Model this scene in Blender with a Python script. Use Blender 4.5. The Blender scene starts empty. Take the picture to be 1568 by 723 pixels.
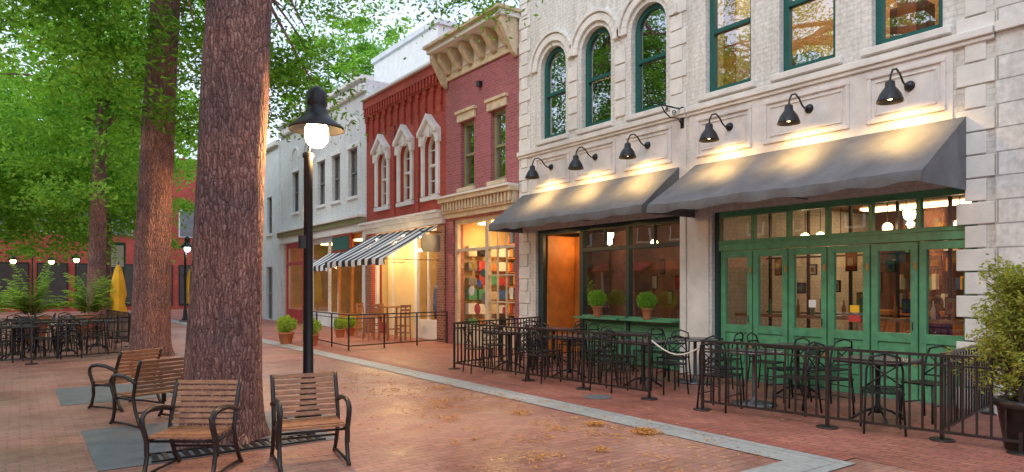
import bpy, math, random
import numpy as np
from mathutils import Vector, Matrix
import bmesh
random.seed(7); rng=np.random.default_rng(7)
S=bpy.context.scene
S.view_settings.view_transform='Standard'
try: S.view_settings.look='None'
except Exception: pass
S.view_settings.exposure=0

# ---------------------------------------------------------------- materials
def newmat(name):
    m=bpy.data.materials.new(name); m.use_nodes=True
    nt=m.node_tree; nt.nodes.clear()
    o=nt.nodes.new('ShaderNodeOutputMaterial')
    return m,nt,o
def nd(nt,t,ins=None,**kw):
    n=nt.nodes.new(t)
    for k,v in kw.items(): setattr(n,k,v)
    if ins:
        for k,v in ins.items():
            if isinstance(v,bpy.types.NodeSocket): nt.links.new(v,n.inputs[k])
            else: n.inputs[k].default_value=v
    return n
def c4(c): return (c[0],c[1],c[2],1)
def ramp(nt,fac,stops):
    r=nd(nt,'ShaderNodeValToRGB',{'Fac':fac}); e=r.color_ramp.elements
    while len(e)<len(stops): e.new(.5)
    for i,(p,c) in enumerate(stops):
        e[i].position=p; e[i].color=c4(c) if len(c)==3 else c
    return r.outputs['Color']
def mul(nt,a,b,f=1.0,t='MULTIPLY'):
    m=nt.nodes.new('ShaderNodeMixRGB'); m.blend_type=t
    for i,v in ((0,f),(1,a),(2,b)):
        if isinstance(v,bpy.types.NodeSocket): nt.links.new(v,m.inputs[i])
        else: m.inputs[i].default_value=v if i==0 else c4(v)
    return m.outputs[0]
def plain(name,col,rough=.7,metal=0,var=.25,vs=2.0,bump=.1,bs=40,stretch=(1,1,1),spec=.5,emis=None,es=0):
    m,nt,o=newmat(name)
    g=nd(nt,'ShaderNodeNewGeometry')
    mp=nd(nt,'ShaderNodeMapping',{'Vector':g.outputs['Position'],'Scale':stretch})
    n=nd(nt,'ShaderNodeTexNoise',{'Vector':mp.outputs[0],'Scale':vs,'Detail':6.0,'Roughness':.65})
    v=ramp(nt,n.outputs['Fac'],[(.3,(1-var,)*3),(.7,(1+var*.5,)*3)])
    b=nd(nt,'ShaderNodeBsdfPrincipled',{'Roughness':rough,'Metallic':metal,'Specular IOR Level':spec})
    nt.links.new(mul(nt,col,v),b.inputs['Base Color'])
    if bump:
        n2=nd(nt,'ShaderNodeTexNoise',{'Vector':mp.outputs[0],'Scale':float(bs),'Detail':4.0})
        bp=nd(nt,'ShaderNodeBump',{'Strength':bump,'Distance':.02,'Height':n2.outputs['Fac']})
        nt.links.new(bp.outputs[0],b.inputs['Normal'])
    nt.links.new(b.outputs[0],o.inputs[0]); return m
def brickmat(name,c1,c2,mo,bw=.21,bh=.075,ms=.008,ground=False,bump=.5,rough=.8,rot=False,dirt=.35,offs=.5,rvar=0,wear=None,streak=0):
    m,nt,o=newmat(name)
    g=nd(nt,'ShaderNodeNewGeometry'); s=nd(nt,'ShaderNodeSeparateXYZ',{0:g.outputs['Position']})
    if ground:
        cm=nd(nt,'ShaderNodeCombineXYZ',{0:s.outputs[1 if rot else 0],1:s.outputs[0 if rot else 1]})
    else:
        a=nd(nt,'ShaderNodeMath',{0:s.outputs[0],1:s.outputs[1]},operation='ADD')
        cm=nd(nt,'ShaderNodeCombineXYZ',{0:a.outputs[0],1:s.outputs[2]})
    b=nd(nt,'ShaderNodeTexBrick',{'Vector':cm.outputs[0],'Color1':c4(c1),'Color2':c4(c2),'Mortar':c4(mo),'Scale':1.0,
        'Mortar Size':ms,'Mortar Smooth':.2,'Bias':0.0,'Brick Width':bw,'Row Height':bh},offset=offs)
    n=nd(nt,'ShaderNodeTexNoise',{'Vector':g.outputs['Position'],'Scale':.7,'Detail':8.0,'Roughness':.7})
    v=ramp(nt,n.outputs['Fac'],[(.3,(1-dirt,)*3),(.68,(1+dirt*.35,)*3)])
    col=mul(nt,b.outputs['Color'],v)
    n3=nd(nt,'ShaderNodeTexNoise',{'Vector':g.outputs['Position'],'Scale':14.0,'Detail':4.0})
    col=mul(nt,col,ramp(nt,n3.outputs['Fac'],[(.3,(.82,)*3),(.7,(1.1,)*3)]))
    if streak:
        mp=nd(nt,'ShaderNodeMapping',{'Vector':g.outputs['Position'],'Scale':(1,3.5,.25)})
        n5=nd(nt,'ShaderNodeTexNoise',{'Vector':mp.outputs[0],'Scale':1.5,'Detail':6.0,'Roughness':.7})
        col=mul(nt,col,ramp(nt,n5.outputs['Fac'],[(.35,(1-streak,1-streak*1.05,1-streak*1.15)),(.55,(1,1,1))]))
    if wear:
        n4=nd(nt,'ShaderNodeTexNoise',{'Vector':g.outputs['Position'],'Scale':.33,'Detail':7.0,'Roughness':.75})
        col=mul(nt,col,wear,ramp(nt,n4.outputs['Fac'],[(.42,(0,0,0)),(.68,(.6,.6,.6))]),'MIX')
    p=nd(nt,'ShaderNodeBsdfPrincipled',{'Base Color':col,'Roughness':rough})
    if rvar:
        rr=nd(nt,'ShaderNodeMapRange',{'Value':n.outputs['Fac'],'From Min':.35,'From Max':.65,'To Min':rough-rvar,'To Max':rough+rvar*.4})
        nt.links.new(rr.outputs[0],p.inputs['Roughness'])
    h=nd(nt,'ShaderNodeMath',{0:b.outputs['Fac'],1:-1.0},operation='MULTIPLY')
    h2=nd(nt,'ShaderNodeMath',{0:n3.outputs['Fac'],1:.5,2:h.outputs[0]},operation='MULTIPLY_ADD')
    bp=nd(nt,'ShaderNodeBump',{'Strength':bump,'Distance':.01,'Height':h2.outputs[0]})
    nt.links.new(bp.outputs[0],p.inputs['Normal']); nt.links.new(p.outputs[0],o.inputs[0]); return m
def glassmat(name,refl=.5,tint=(.8,.85,.85)):
    m,nt,o=newmat(name)
    g=nd(nt,'ShaderNodeNewGeometry')
    n=nd(nt,'ShaderNodeTexNoise',{'Vector':g.outputs['Position'],'Scale':1.6,'Detail':1.0})
    bp=nd(nt,'ShaderNodeBump',{'Strength':.05,'Distance':.02,'Height':n.outputs['Fac']})
    gl=nd(nt,'ShaderNodeBsdfGlossy',{'Color':c4((.9,.93,.95)),'Roughness':.01,'Normal':bp.outputs[0]})
    t=nd(nt,'ShaderNodeBsdfTransparent',{'Color':c4(tint)})
    mx=nd(nt,'ShaderNodeMixShader',{0:refl,1:t.outputs[0],2:gl.outputs[0]})
    nt.links.new(mx.outputs[0],o.inputs[0]); return m
def leafmat(name,c1,c2,tr=.45):
    m,nt,o=newmat(name)
    g=nd(nt,'ShaderNodeNewGeometry')
    n=nd(nt,'ShaderNodeTexNoise',{'Vector':g.outputs['Position'],'Scale':.9,'Detail':3.0})
    f=nd(nt,'ShaderNodeMath',{0:g.outputs['Random Per Island'],1:.5,2:n.outputs['Fac']},operation='MULTIPLY_ADD')
    col=ramp(nt,f.outputs[0],[(.45,c1),(.95,c2)])
    d=nd(nt,'ShaderNodeBsdfDiffuse',{'Color':col}); t=nd(nt,'ShaderNodeBsdfTranslucent',{'Color':mul(nt,col,(1.25,1.3,.6))})
    mx=nd(nt,'ShaderNodeMixShader',{0:tr,1:d.outputs[0],2:t.outputs[0]})
    nt.links.new(mx.outputs[0],o.inputs[0]); return m
def emit(name,col,st):
    m,nt,o=newmat(name); e=nd(nt,'ShaderNodeEmission',{'Color':c4(col),'Strength':st}); nt.links.new(e.outputs[0],o.inputs[0]); return m

M={}
M['cream']=brickmat('painted_brick_cream',(.75,.735,.70),(.79,.77,.73),(.67,.65,.62),bump=.5,dirt=.14,streak=.18)
M['cream2']=plain('cream_stone_trim',(.77,.75,.715),.7,var=.2,bump=.15)
M['panel']=plain('pinkish_stucco',(.73,.69,.67),.8,var=.24,bump=.12)
M['block']=brickmat('painted_block_coursing',(.76,.745,.72),(.81,.785,.76),(.42,.39,.38),bw=.62,bh=.3,ms=.010,bump=.8,dirt=.14,streak=.12)
M['red']=brickmat('red_brick',(.52,.07,.04),(.40,.05,.032),(.34,.13,.10),bump=.5,dirt=.3)
M['redtrim']=plain('red_brick_trim',(.38,.05,.03),.85,var=.35,vs=9)
M['purple']=brickmat('maroon_brick',(.42,.12,.135),(.33,.09,.105),(.37,.20,.21),bump=.4,dirt=.22)
M['brownbrick']=brickmat('brown_red_brick',(.30,.11,.07),(.22,.07,.05),(.36,.28,.22),bump=.5,dirt=.3)
M['gold']=plain('cream_gold_paint',(.64,.52,.36),.6,var=.3,vs=5)
M['white']=plain('white_paint',(.80,.80,.80),.6,var=.14,vs=3)
M['whitebrick']=brickmat('white_painted_brick',(.76,.78,.80),(.72,.745,.77),(.64,.66,.68),bump=.35,dirt=.14,streak=.12)
M['grey']=plain('pale_grey_stucco',(.70,.74,.78),.8,var=.14)
M['green']=plain('green_paint',(.10,.335,.18),.4,var=.3,vs=6,bump=.05)
M['dgreen']=plain('dark_green_paint',(.010,.10,.085),.4,var=.2,vs=6,bump=.05)
M['frame']=plain('blackish_green_paint',(.016,.045,.045),.4,var=.3,vs=6,bump=.05)
M['olive']=plain('olive_frame_paint',(.24,.25,.13),.5,var=.2)
M['black']=plain('black_iron',(.022,.022,.025),.38,metal=.3,var=.3,vs=12,bump=.05)
M['bronze']=plain('bronze_frame',(.05,.04,.038),.36,metal=.4,var=.3,vs=12,bump=.05)
M['wood']=plain('bench_slat_wood',(.42,.19,.095),.45,var=.55,vs=14,bump=.25,bs=60,stretch=(1,1,4))
M['orange']=plain('orange_wood',(.60,.23,.05),.5,var=.3,vs=4)
M['redpaint']=plain('red_paint',(.50,.05,.05),.5,var=.2)
M['bluepaint']=plain('blue_paint',(.05,.13,.42),.5,var=.2)
M['awn']=plain('charcoal_awning_fabric',(.135,.14,.155),.62,var=.35,vs=2.5,bump=.25,bs=6)
M['glass']=glassmat('window_glass',.32,(.93,.95,.95)); M['glassup']=glassmat('upper_window_glass',.58); M['glassyel']=glassmat('lit_upper_window_glass',.46,(.95,.95,.93)); M['glassin']=glassmat('shop_glass',.10,(.95,.96,.96))
M['slate']=plain('slate_slab',(.17,.18,.19),.55,var=.3,vs=3,bump=.2)
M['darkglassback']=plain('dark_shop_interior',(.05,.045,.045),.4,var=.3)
M['stone']=brickmat('granite_band',(.40,.42,.41),(.48,.49,.47),(.25,.25,.24),bw=1.1,bh=3.0,ms=.008,ground=True,bump=.3,rough=.55,dirt=.3,rot=True)
M['ground']=brickmat('brick_paving',(.50,.23,.175),(.38,.155,.12),(.22,.125,.10),bw=.205,bh=.1,ms=.007,ground=True,bump=.7,rough=.50,dirt=.35,rvar=.24,wear=(.56,.36,.26))
M['walk']=brickmat('brick_sidewalk',(.50,.185,.13),(.39,.135,.10),(.22,.11,.085),bw=.205,bh=.1,ms=.007,ground=True,bump=.7,rough=.55,dirt=.33,rot=True,rvar=.2)
M['soldier']=brickmat('soldier_course',(.46,.145,.10),(.36,.11,.08),(.2,.1,.08),bw=.1,bh=.205,ms=.008,ground=True,bump=.6,rough=.6,dirt=.3,offs=0.0,rot=True)
M['terra']=plain('terracotta',(.52,.19,.09),.7)
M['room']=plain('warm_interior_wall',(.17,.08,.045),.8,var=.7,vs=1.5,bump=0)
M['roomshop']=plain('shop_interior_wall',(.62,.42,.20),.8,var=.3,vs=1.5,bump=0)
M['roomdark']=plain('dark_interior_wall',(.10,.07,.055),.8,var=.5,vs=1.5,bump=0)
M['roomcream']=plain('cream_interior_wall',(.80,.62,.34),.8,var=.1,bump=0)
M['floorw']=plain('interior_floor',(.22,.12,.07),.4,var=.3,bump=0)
M['warm']=emit('warm_bulb',(1,.66,.30),22.0); M['warmpanel']=emit('warm_ceiling_light',(1,.68,.30),20.0); M['dimpanel']=emit('dim_ceiling_light',(1,.66,.30),11.0)
M['cool']=emit('cool_globe',(.75,.88,1),7.0)
M['globe']=emit('warm_globe',(1,.78,.46),22.0)
M['leaf']=leafmat('oak_leaves',(.055,.15,.028),(.22,.42,.06),.5)
M['leafb']=leafmat('bright_leaves',(.11,.29,.05),(.33,.56,.10),.5)
M['leafy']=leafmat('arborvitae_leaves',(.16,.23,.04),(.46,.46,.10))
M['fern']=leafmat('fern_leaves',(.16,.34,.05),(.48,.62,.13))
M['catkin']=leafmat('dry_catkins',(.50,.22,.06),(.74,.42,.16),.1)
M['yellow']=plain('yellow_canvas',(.85,.48,.03),.8)
M['rope']=plain('white_rope',(.7,.68,.62),.8)
M['steel']=plain('grey_metal',(.3,.32,.33),.35,metal=.6)
M['skin']=plain('skin',(.45,.25,.17),.6,var=.1,bump=0); M['hair']=plain('dark_hair',(.04,.025,.02),.6,bump=0)
M['soil']=plain('soil',(.06,.04,.03),.9)
M['tabletop']=plain('dark_tabletop',(.13,.13,.14),.25,metal=.2,var=.3,bump=0)
def stripes():
    m,nt,o=newmat('black_white_striped_canvas')
    g=nd(nt,'ShaderNodeNewGeometry'); s=nd(nt,'ShaderNodeSeparateXYZ',{0:g.outputs['Position']})
    a=nd(nt,'ShaderNodeMath',{0:s.outputs[1],1:1/.50},operation='MULTIPLY'); f=nd(nt,'ShaderNodeMath',{0:a.outputs[0]},operation='FRACT')
    k=nd(nt,'ShaderNodeMath',{0:f.outputs[0],1:.5},operation='GREATER_THAN')
    n=nd(nt,'ShaderNodeTexNoise',{'Vector':g.outputs['Position'],'Scale':3.0})
    c=mul(nt,mul(nt,(.84,.85,.86),(.022,.026,.045),k.outputs[0],'MIX'),ramp(nt,n.outputs['Fac'],[(.3,(.85,)*3),(.7,(1,1,1))]))
    p=nd(nt,'ShaderNodeBsdfPrincipled',{'Base Color':c,'Roughness':.8}); nt.links.new(p.outputs[0],o.inputs[0]); return m
M['stripe']=stripes()
def bark():
    m,nt,o=newmat('furrowed_bark')
    g=nd(nt,'ShaderNodeNewGeometry'); mp=nd(nt,'ShaderNodeMapping',{'Vector':g.outputs['Position'],'Scale':(1,1,.22)})
    wn=nd(nt,'ShaderNodeTexNoise',{'Vector':g.outputs['Position'],'Scale':5.0,'Detail':3.0})
    wv=nd(nt,'ShaderNodeVectorMath',{0:wn.outputs['Color'],1:(.07,.07,.07)},operation='MULTIPLY')
    wa=nd(nt,'ShaderNodeVectorMath',{0:mp.outputs[0],1:wv.outputs[0]},operation='ADD')
    v=nd(nt,'ShaderNodeTexVoronoi',{'Vector':wa.outputs[0],'Scale':28.0},feature='DISTANCE_TO_EDGE')
    n=nd(nt,'ShaderNodeTexNoise',{'Vector':wa.outputs[0],'Scale':18.0,'Detail':8.0,'Roughness':.7})
    n2=nd(nt,'ShaderNodeTexNoise',{'Vector':g.outputs['Position'],'Scale':1.3,'Detail':3.0})
    n3=nd(nt,'ShaderNodeTexNoise',{'Vector':g.outputs['Position'],'Scale':45.0,'Detail':5.0})
    col=ramp(nt,n.outputs['Fac'],[(.3,(.17,.09,.08)),(.55,(.39,.22,.19)),(.75,(.60,.39,.33))])
    col=mul(nt,col,ramp(nt,v.outputs['Distance'],[(0,(.45,.4,.42)),(.13,(1.1,1.1,1.1))]))
    col=mul(nt,col,ramp(nt,n3.outputs['Fac'],[(.35,(.65,.65,.68)),(.65,(1.25,1.22,1.2))]))
    col=mul(nt,col,ramp(nt,n2.outputs['Fac'],[(.35,(.78,.78,.84)),(.65,(1.3,1.15,1.05))]))
    h=nd(nt,'ShaderNodeMath',{0:v.outputs['Distance'],1:2.0,2:n.outputs['Fac']},operation='MULTIPLY_ADD')
    bp=nd(nt,'ShaderNodeBump',{'Strength':.95,'Distance':.045,'Height':h.outputs[0]})
    p=nd(nt,'ShaderNodeBsdfPrincipled',{'Base Color':col,'Roughness':.85,'Normal':bp.outputs[0]}); nt.links.new(p.outputs[0],o.inputs[0]); return m
M['bark']=bark()

# ---------------------------------------------------------------- mesh builder
class MB:
    def __init__(s): s.v=[];s.f=[];s.m=[];s.mats=[];s.sm=[]
    def mi(s,k):
        if k not in s.mats: s.mats.append(k)
        return s.mats.index(k)
    def add(s,vs,fs,k,sm=False):
        o=len(s.v); s.v+= [tuple(p) for p in vs]; i=s.mi(k)
        for f in fs: s.f.append(tuple(o+a for a in f)); s.m.append(i); s.sm.append(sm)
    def box(s,x0,x1,y0,y1,z0,z1,k):
        s.add([(x0,y0,z0),(x1,y0,z0),(x1,y1,z0),(x0,y1,z0),(x0,y0,z1),(x1,y0,z1),(x1,y1,z1),(x0,y1,z1)],
              [(0,3,2,1),(4,5,6,7),(0,1,5,4),(1,2,6,5),(2,3,7,6),(3,0,4,7)],k)
    def poly(s,pts,k,sm=False): s.add(pts,[tuple(range(len(pts)))],k,sm)
    def prism(s,A,B,k,sm=False):
        n=len(A); s.add(list(A)+list(B),[tuple(range(n))[::-1],tuple(range(n,2*n))]+[(i,(i+1)%n,n+(i+1)%n,n+i) for i in range(n)],k,sm)
    def tube(s,path,r,k,n=8,sm=True,cap=True):
        P=[Vector(p) for p in path]; R=r if isinstance(r,(list,tuple)) else [r]*len(P)
        vs=[];up=None
        for i,p in enumerate(P):
            d=(P[min(i+1,len(P)-1)]-P[max(i-1,0)]).normalized()
            if up is None: up=Vector((0,0,1)) if abs(d.z)<.9 else Vector((1,0,0))
            a=d.cross(up)
            if a.length<1e-4: a=d.cross(Vector((0,1,0)))
            a.normalize(); b=a.cross(d).normalized(); up=b
            for j in range(n):
                t=2*math.pi*j/n; vs.append(p+(a*math.cos(t)+b*math.sin(t))*R[i])
        fs=[(i*n+j,i*n+(j+1)%n,(i+1)*n+(j+1)%n,(i+1)*n+j) for i in range(len(P)-1) for j in range(n)]
        if cap: fs+=[tuple(range(n)),tuple(range((len(P)-1)*n,len(P)*n))]
        s.add(vs,fs,k,sm)
    def lathe(s,c,prof,k,n=20,sm=True):
        vs=[(c[0]+r*math.cos(2*math.pi*j/n),c[1]+r*math.sin(2*math.pi*j/n),c[2]+z) for r,z in prof for j in range(n)]
        fs=[(i*n+j,i*n+(j+1)%n,(i+1)*n+(j+1)%n,(i+1)*n+j) for i in range(len(prof)-1) for j in range(n)]
        fs+=[tuple(range(n)),tuple(range((len(prof)-1)*n,len(prof)*n))]
        s.add(vs,fs,k,sm)
    def ball(s,c,r,k,n=14,sz=1):
        s.lathe(c,[(max(1e-3,r*math.sin(math.pi*i/10)),-r*sz*math.cos(math.pi*i/10)) for i in range(11)],k,n)
    def bar(s,a,b,w,h,k):
        a=Vector(a);b=Vector(b);d=(b-a).normalized();u=Vector((0,0,1)) if abs(d.z)<.95 else Vector((1,0,0))
        x=d.cross(u).normalized(); y=x.cross(d).normalized()*h/2; x=x*w/2
        s.prism([a-x-y,a+x-y,a+x+y,a-x+y],[b-x-y,b+x-y,b+x+y,b-x+y],k)
    def mesh(s,name,recalc=True):
        me=bpy.data.meshes.new(name); me.from_pydata(s.v,[],s.f)
        for k in s.mats: me.materials.append(M[k])
        me.polygons.foreach_set('material_index',s.m); me.polygons.foreach_set('use_smooth',s.sm)
        if recalc:
            bm=bmesh.new(); bm.from_mesh(me); bmesh.ops.recalc_face_normals(bm,faces=bm.faces); bm.to_mesh(me); bm.free()
        me.update(); return me
    def make(s,name,parent=None,loc=(0,0,0),rz=0,bevel=0):
        o=place(s.mesh(name),name,loc,rz,parent)
        if bevel:
            b=o.modifiers.new('bevel','BEVEL'); b.width=bevel; b.segments=1; b.limit_method='ANGLE'
        return o
def place(me,name,loc=(0,0,0),rz=0,parent=None,sc=1):
    o=bpy.data.objects.new(name,me); S.collection.objects.link(o); o.location=loc; o.rotation_euler=(0,0,rz); o.scale=(sc,)*3
    if parent: o.parent=parent
    return o
def empty(name,loc=(0,0,0)):
    o=bpy.data.objects.new(name,None); S.collection.objects.link(o); o.location=loc; return o
def light(kind,name,loc,en,col,parent=None,**kw):
    l=bpy.data.lights.new(name,kind); l.energy=en; l.color=col
    for k,v in kw.items(): setattr(l,k,v)
    o=bpy.data.objects.new(name,l); S.collection.objects.link(o); o.location=loc
    if parent: o.parent=parent
    return o

# ---------------------------------------------------------------- facade helpers (front faces -X at x=X)
X=10.0
def wall(mb,y0,y1,z0,z1,ops,k,X=X,th=.35):
    ys=sorted({y0,y1,*[v for o in ops for v in o[:2] if y0<v<y1]})
    for a,b in zip(ys,ys[1:]):
        m=(a+b)/2; segs=sorted([(o[2],o[3]) for o in ops if o[0]<m<o[1]]); z=z0
        for p,q in segs:
            if p>z+1e-4: mb.box(X,X+th,a,b,z,p,k)
            z=max(z,q)
        if z<z1-1e-4: mb.box(X,X+th,a,b,z,z1,k)
def arcpts(yc,r,zs,n=14): return [(yc+r*math.cos(math.pi*i/n),zs+r*math.sin(math.pi*i/n)) for i in range(n+1)]
def archfill(mb,yc,r,zs,zt,k,X=X,th=.35):
    A=arcpts(yc,r,zs)
    for (ya,za),(yb,zb) in zip(A,A[1:]):
        mb.prism([(X,ya,za),(X,yb,zb),(X,yb,zt),(X,ya,zt)],[(X+th,ya,za),(X+th,yb,zb),(X+th,yb,zt),(X+th,ya,zt)],k)
def archring(mb,yc,r1,r2,zs,x0,x1,k):
    A=arcpts(yc,r1,zs);B=arcpts(yc,r2,zs)
    for i in range(len(A)-1):
        q=[A[i],A[i+1],B[i+1],B[i]]
        mb.prism([(x0,y,z) for y,z in q],[(x1,y,z) for y,z in q],k)
def window(mb,yc,w,z0,z1,fk,gk,X=X,arch=False,fw=.07,mun=0,mid=True,set_=.12,vm=0):
    a,b=yc-w/2,yc+w/2; x0,x1=X+set_,X+set_+.09; zt=z1-w/2 if arch else z1
    mb.box(x0,x1,a,a+fw,z0,zt,fk); mb.box(x0,x1,b-fw,b,z0,zt,fk); mb.box(x0-.01,x1-.003,a+fw,b-fw,z0,z0+fw*1.2,fk)
    zm=(z0+z1)/2
    if mid: mb.box(x0-.015,x1-.004,a+fw,b-fw,zm-.035,zm+.035,fk)
    if arch:
        archring(mb,yc,w/2-fw,w/2,zt,x0,x1,fk)
        mb.poly([(x0+.05,y,z) for y,z in arcpts(yc,w/2-fw*.6,zt)]+[(x0+.05,a+fw*.4,z0),(x0+.05,b-fw*.4,z0)],gk)
    else:
        mb.box(x0,x1,a+fw,b-fw,z1-fw,z1,fk)
        mb.poly([(x0+.05,a+.01,z0),(x0+.05,b-.01,z0),(x0+.05,b-.01,z1),(x0+.05,a+.01,z1)],gk)
    for i in range(1,mun+1):
        z=z0+(z1-z0)*i/(mun+1); 
        if abs(z-zm)>.05: mb.box(x0+.02,x0+.045,a+fw,b-fw,z-.012,z+.012,fk)
    for i in range(1,vm+1):
        y=a+w*i/(vm+1); mb.box(x0+.018,x0+.043,y-.012,y+.012,z0+fw,(z1-.08),fk)
def shell(mb,y0,y1,xb,zt,k,X=X):
    mb.box(X+.35,xb,y0+.003,y0+.2,0,zt,k); mb.box(X+.35,xb,y1-.2,y1-.003,0,zt,k); mb.box(xb-.2,xb-.002,y0+.2,y1-.2,0,zt,k)
    mb.box(X+.35,xb-.2,y0+.2,y1-.2,zt-.35,zt-.15,k)
def room(mb,y0,y1,x0,x1,z0,z1,k,fk='floorw'):
    mb.poly([(x0,y0,z0),(x1,y0,z0),(x1,y1,z0),(x0,y1,z0)],fk)
    mb.poly([(x0,y0,z1),(x1,y0,z1),(x1,y1,z1),(x0,y1,z1)],k)
    mb.poly([(x1,y0,z0),(x1,y1,z0),(x1,y1,z1),(x1,y0,z1)],k)
    mb.poly([(x0,y0,z0),(x1,y0,z0),(x1,y0,z1),(x0,y0,z1)],k)
    mb.poly([(x0,y1,z0),(x1,y1,z0),(x1,y1,z1),(x0,y1,z1)],k)
def molding(mb,y0,y1,z0,z1,k,w=.06,p=.035,X=X):
    mb.box(X-p,X-.001,y0,y1,z0,z0+w,k); mb.box(X-p,X-.001,y0,y1,z1-w,z1,k)
    mb.box(X-p+.003,X-.001,y0,y0+w,z0+w,z1-w,k); mb.box(X-p+.003,X-.001,y1-w,y1,z0+w,z1-w,k)
def quoins(mb,ya,yb,z0,z1,k,side=0,h=.3,p=.03,X=X):
    z=z0;i=0
    while z<z1-.05:
        sh=.1 if i%2 else 0
        a=ya+(sh if side<=0 else 0); b=yb-(sh if side>=0 else 0)
        mb.box(X-p,X-.001,a,b,z+.010,min(z+h-.010,z1),k); z+=h;i+=1

# ================= RESTAURANT BUILDING
B=empty('cream_restaurant_building')
w=MB()
wins=[(4.03,4.97),(5.51,6.45),(6.98,7.92)]
ops=[(a,b,5.05,7.3) for a,b in wins]+[(3.62,7.78,0,2.93)]
wall(w,3.4,8.32,0,10.6,ops,'cream')
shell(w,3.4,8.32,18,10.6,'cream')
w.make('walls',B)
t=MB()
for a,b in wins:
    t.box(X-.09,X-.001,a-.12,b+.12,4.95,5.05,'cream2'); t.box(X-.05,X-.001,a-.1,b+.1,7.3,7.5,'cream2')
t.box(X-.10,X-.002,3.42,8.3,4.80,4.90,'cream2'); t.box(X-.06,X-.002,3.42,8.3,4.74,4.797,'cream2')
t.box(X-.02,X-.002,3.9,8.27,3.1,4.737,'panel')
for a,b in ((3.98,5.02),(5.28,6.72),(6.95,8.1)):
    molding(t,a,b,3.95,4.66,'panel',X=X-.02); molding(t,a+.11,b-.11,4.06,4.55,'panel',.025,.02,X=X-.02)
quoins(t,3.42,3.86,0,10.5,'cream2',0)
t.box(X-.04,X-.002,7.83,8.3,0,3.09,'cream2')
t.make('stone_trim',B,bevel=.008)
d=MB()
for a,b in wins: window(d,(a+b)/2,b-a,5.05,7.3,'dgreen','glassyel',fw=.1)
d.make('upper_windows',B)
g=MB(); x0=X+.10; x1=X+.2
g.box(x0-.02,x1,3.62,3.72,0,2.93,'green'); g.box(x0-.02,x1,7.68,7.78,0,2.93,'frame')
g.box(x0-.025,x1-.002,3.72,7.68,2.83,2.93,'green'); g.box(x0-.03,x1-.003,3.72,7.68,2.24,2.42,'green'); g.box(x0-.05,x0-.031,3.72,7.68,2.36,2.40,'green')
pit=(7.68-3.72)/6
for i in range(6):
    a=3.72+pit*i; b=a+pit
    if i: g.box(x0,x1-.01,a-.03,a+.03,2.42,2.83,'green')
    g.poly([(x0+.05,a,2.42),(x0+.05,b,2.42),(x0+.05,b,2.83),(x0+.05,a,2.83)],'glass')
    m=.012; st=.10+.004*(i%3)
    dx=x0+(.004 if i%2 else 0)
    g.box(dx,x1-.02,a+m,a+st,0.02,2.23,'green'); g.box(dx,x1-.02,b-st,b-m,0.02,2.23,'green')
    g.box(dx+.002,x1-.022,a+st,b-st,2.12,2.23,'green'); g.box(dx+.002,x1-.022,a+st,b-st,.02,.22,'green'); g.box(dx+.002,x1-.022,a+st,b-st,.82,.95,'green')
    g.box(dx+.03,x1-.03,a+st,b-st,.22,.82,'green'); g.box(dx+.01,x1-.04,a+st+.07,b-st-.07,.3,.74,'green')
    g.poly([(x0+.05,a+st,.95),(x0+.05,b-st,.95),(x0+.05,b-st,2.12),(x0+.05,a+st,2.12)],'glass')
    g.box(dx-.02,dx,a+.02,a+.05,1.85,1.95,'orange'); g.box(dx-.02,dx,a+.02,a+.05,.5,.6,'orange')
    if i%2: g.tube([(dx-.04,a+.06,1.0),(dx-.04,a+.06,1.12)],.01,'bronze',6)
g.box(x0+.035,x0+.04,5.22,5.36,1.22,1.33,'yellow'); g.box(x0+.035,x0+.04,5.20,5.38,1.08,1.18,'redpaint'); g.box(x0+.035,x0+.04,5.9,6.02,1.28,1.4,'white')
g.box(x0-.03,x0+.02,3.65,7.75,0.0,.02,'slate')
g.make('green_folding_doors',B,bevel=.004)
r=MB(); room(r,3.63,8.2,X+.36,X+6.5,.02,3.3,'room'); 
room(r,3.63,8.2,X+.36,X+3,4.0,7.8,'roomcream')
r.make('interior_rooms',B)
r=MB()
for y in (4.6,6.0,7.4):
    r.box(X+1.0,X+1.8,y-.3,y+.3,7.70,7.76,'dimpanel')
for y,z in ((4.3,5.9),(5.2,6.4),(6.2,5.8),(7.2,6.1)): r.box(X+2.2,X+2.6,y,y+.55,4.1,z,'roomdark')   # bookcases upstairs
for y in (4.7,7.75): r.box(X+.45,X+.5,y-.12,y+.12,5.1,7.3,'orange')
r.box(X+4.6,X+5.2,4.5,7.5,3.24,3.28,'dimpanel')
for (x,y,z) in ((11.5,4.4,2.55),(11.8,5.6,2.6),(11.5,6.9,2.5),(13.6,4.9,2.6),(13.8,6.2,2.55),(14,7.6,2.6),(12.6,4.1,2.6),(12.7,7.3,2.6)):
    r.ball((x,y,z),.08,'warm'); r.tube([(x,y,z+.08),(x,y,3.3)],.008,'black',5)
r.box(X+5.2,X+5.7,4,7.8,.02,1.1,'orange')
cols=['orange','white','redpaint','green','steel','yellow','bluepaint','gold']
for k in range(78):
    y=3.9+.14*(k%26)+.05*(k%3); r.box(X+6.2,X+6.35,y,y+.09,1.15+.4*(k%5),1.4+.4*(k%5)+.03*(k%4),random.choice(cols))
for i in range(17):   # framed pictures and menus on a dividing screen
    y=3.95+.235*i+random.uniform(-.03,.03); z=1.15+.32*((i*2)%3)+random.uniform(0,.1); wd=random.uniform(.07,.11); h=random.uniform(.2,.36); k=cols[(i*5)%8]
    r.box(X+1.9,X+1.93,y-wd,y+wd,z,z+h,'black'); r.box(X+1.88,X+1.899,y-wd+.02,y+wd-.02,z+.02,z+h-.02,k); r.box(X+1.87,X+1.879,y-wd*.45,y+wd*.45,z+h*.3,z+h*.7,cols[(i*3+1)%8])
for i in range(6): r.box(X+1.95,X+2.01,3.9+.8*i,3.94+.8*i,.02,3.2,'black')
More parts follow.
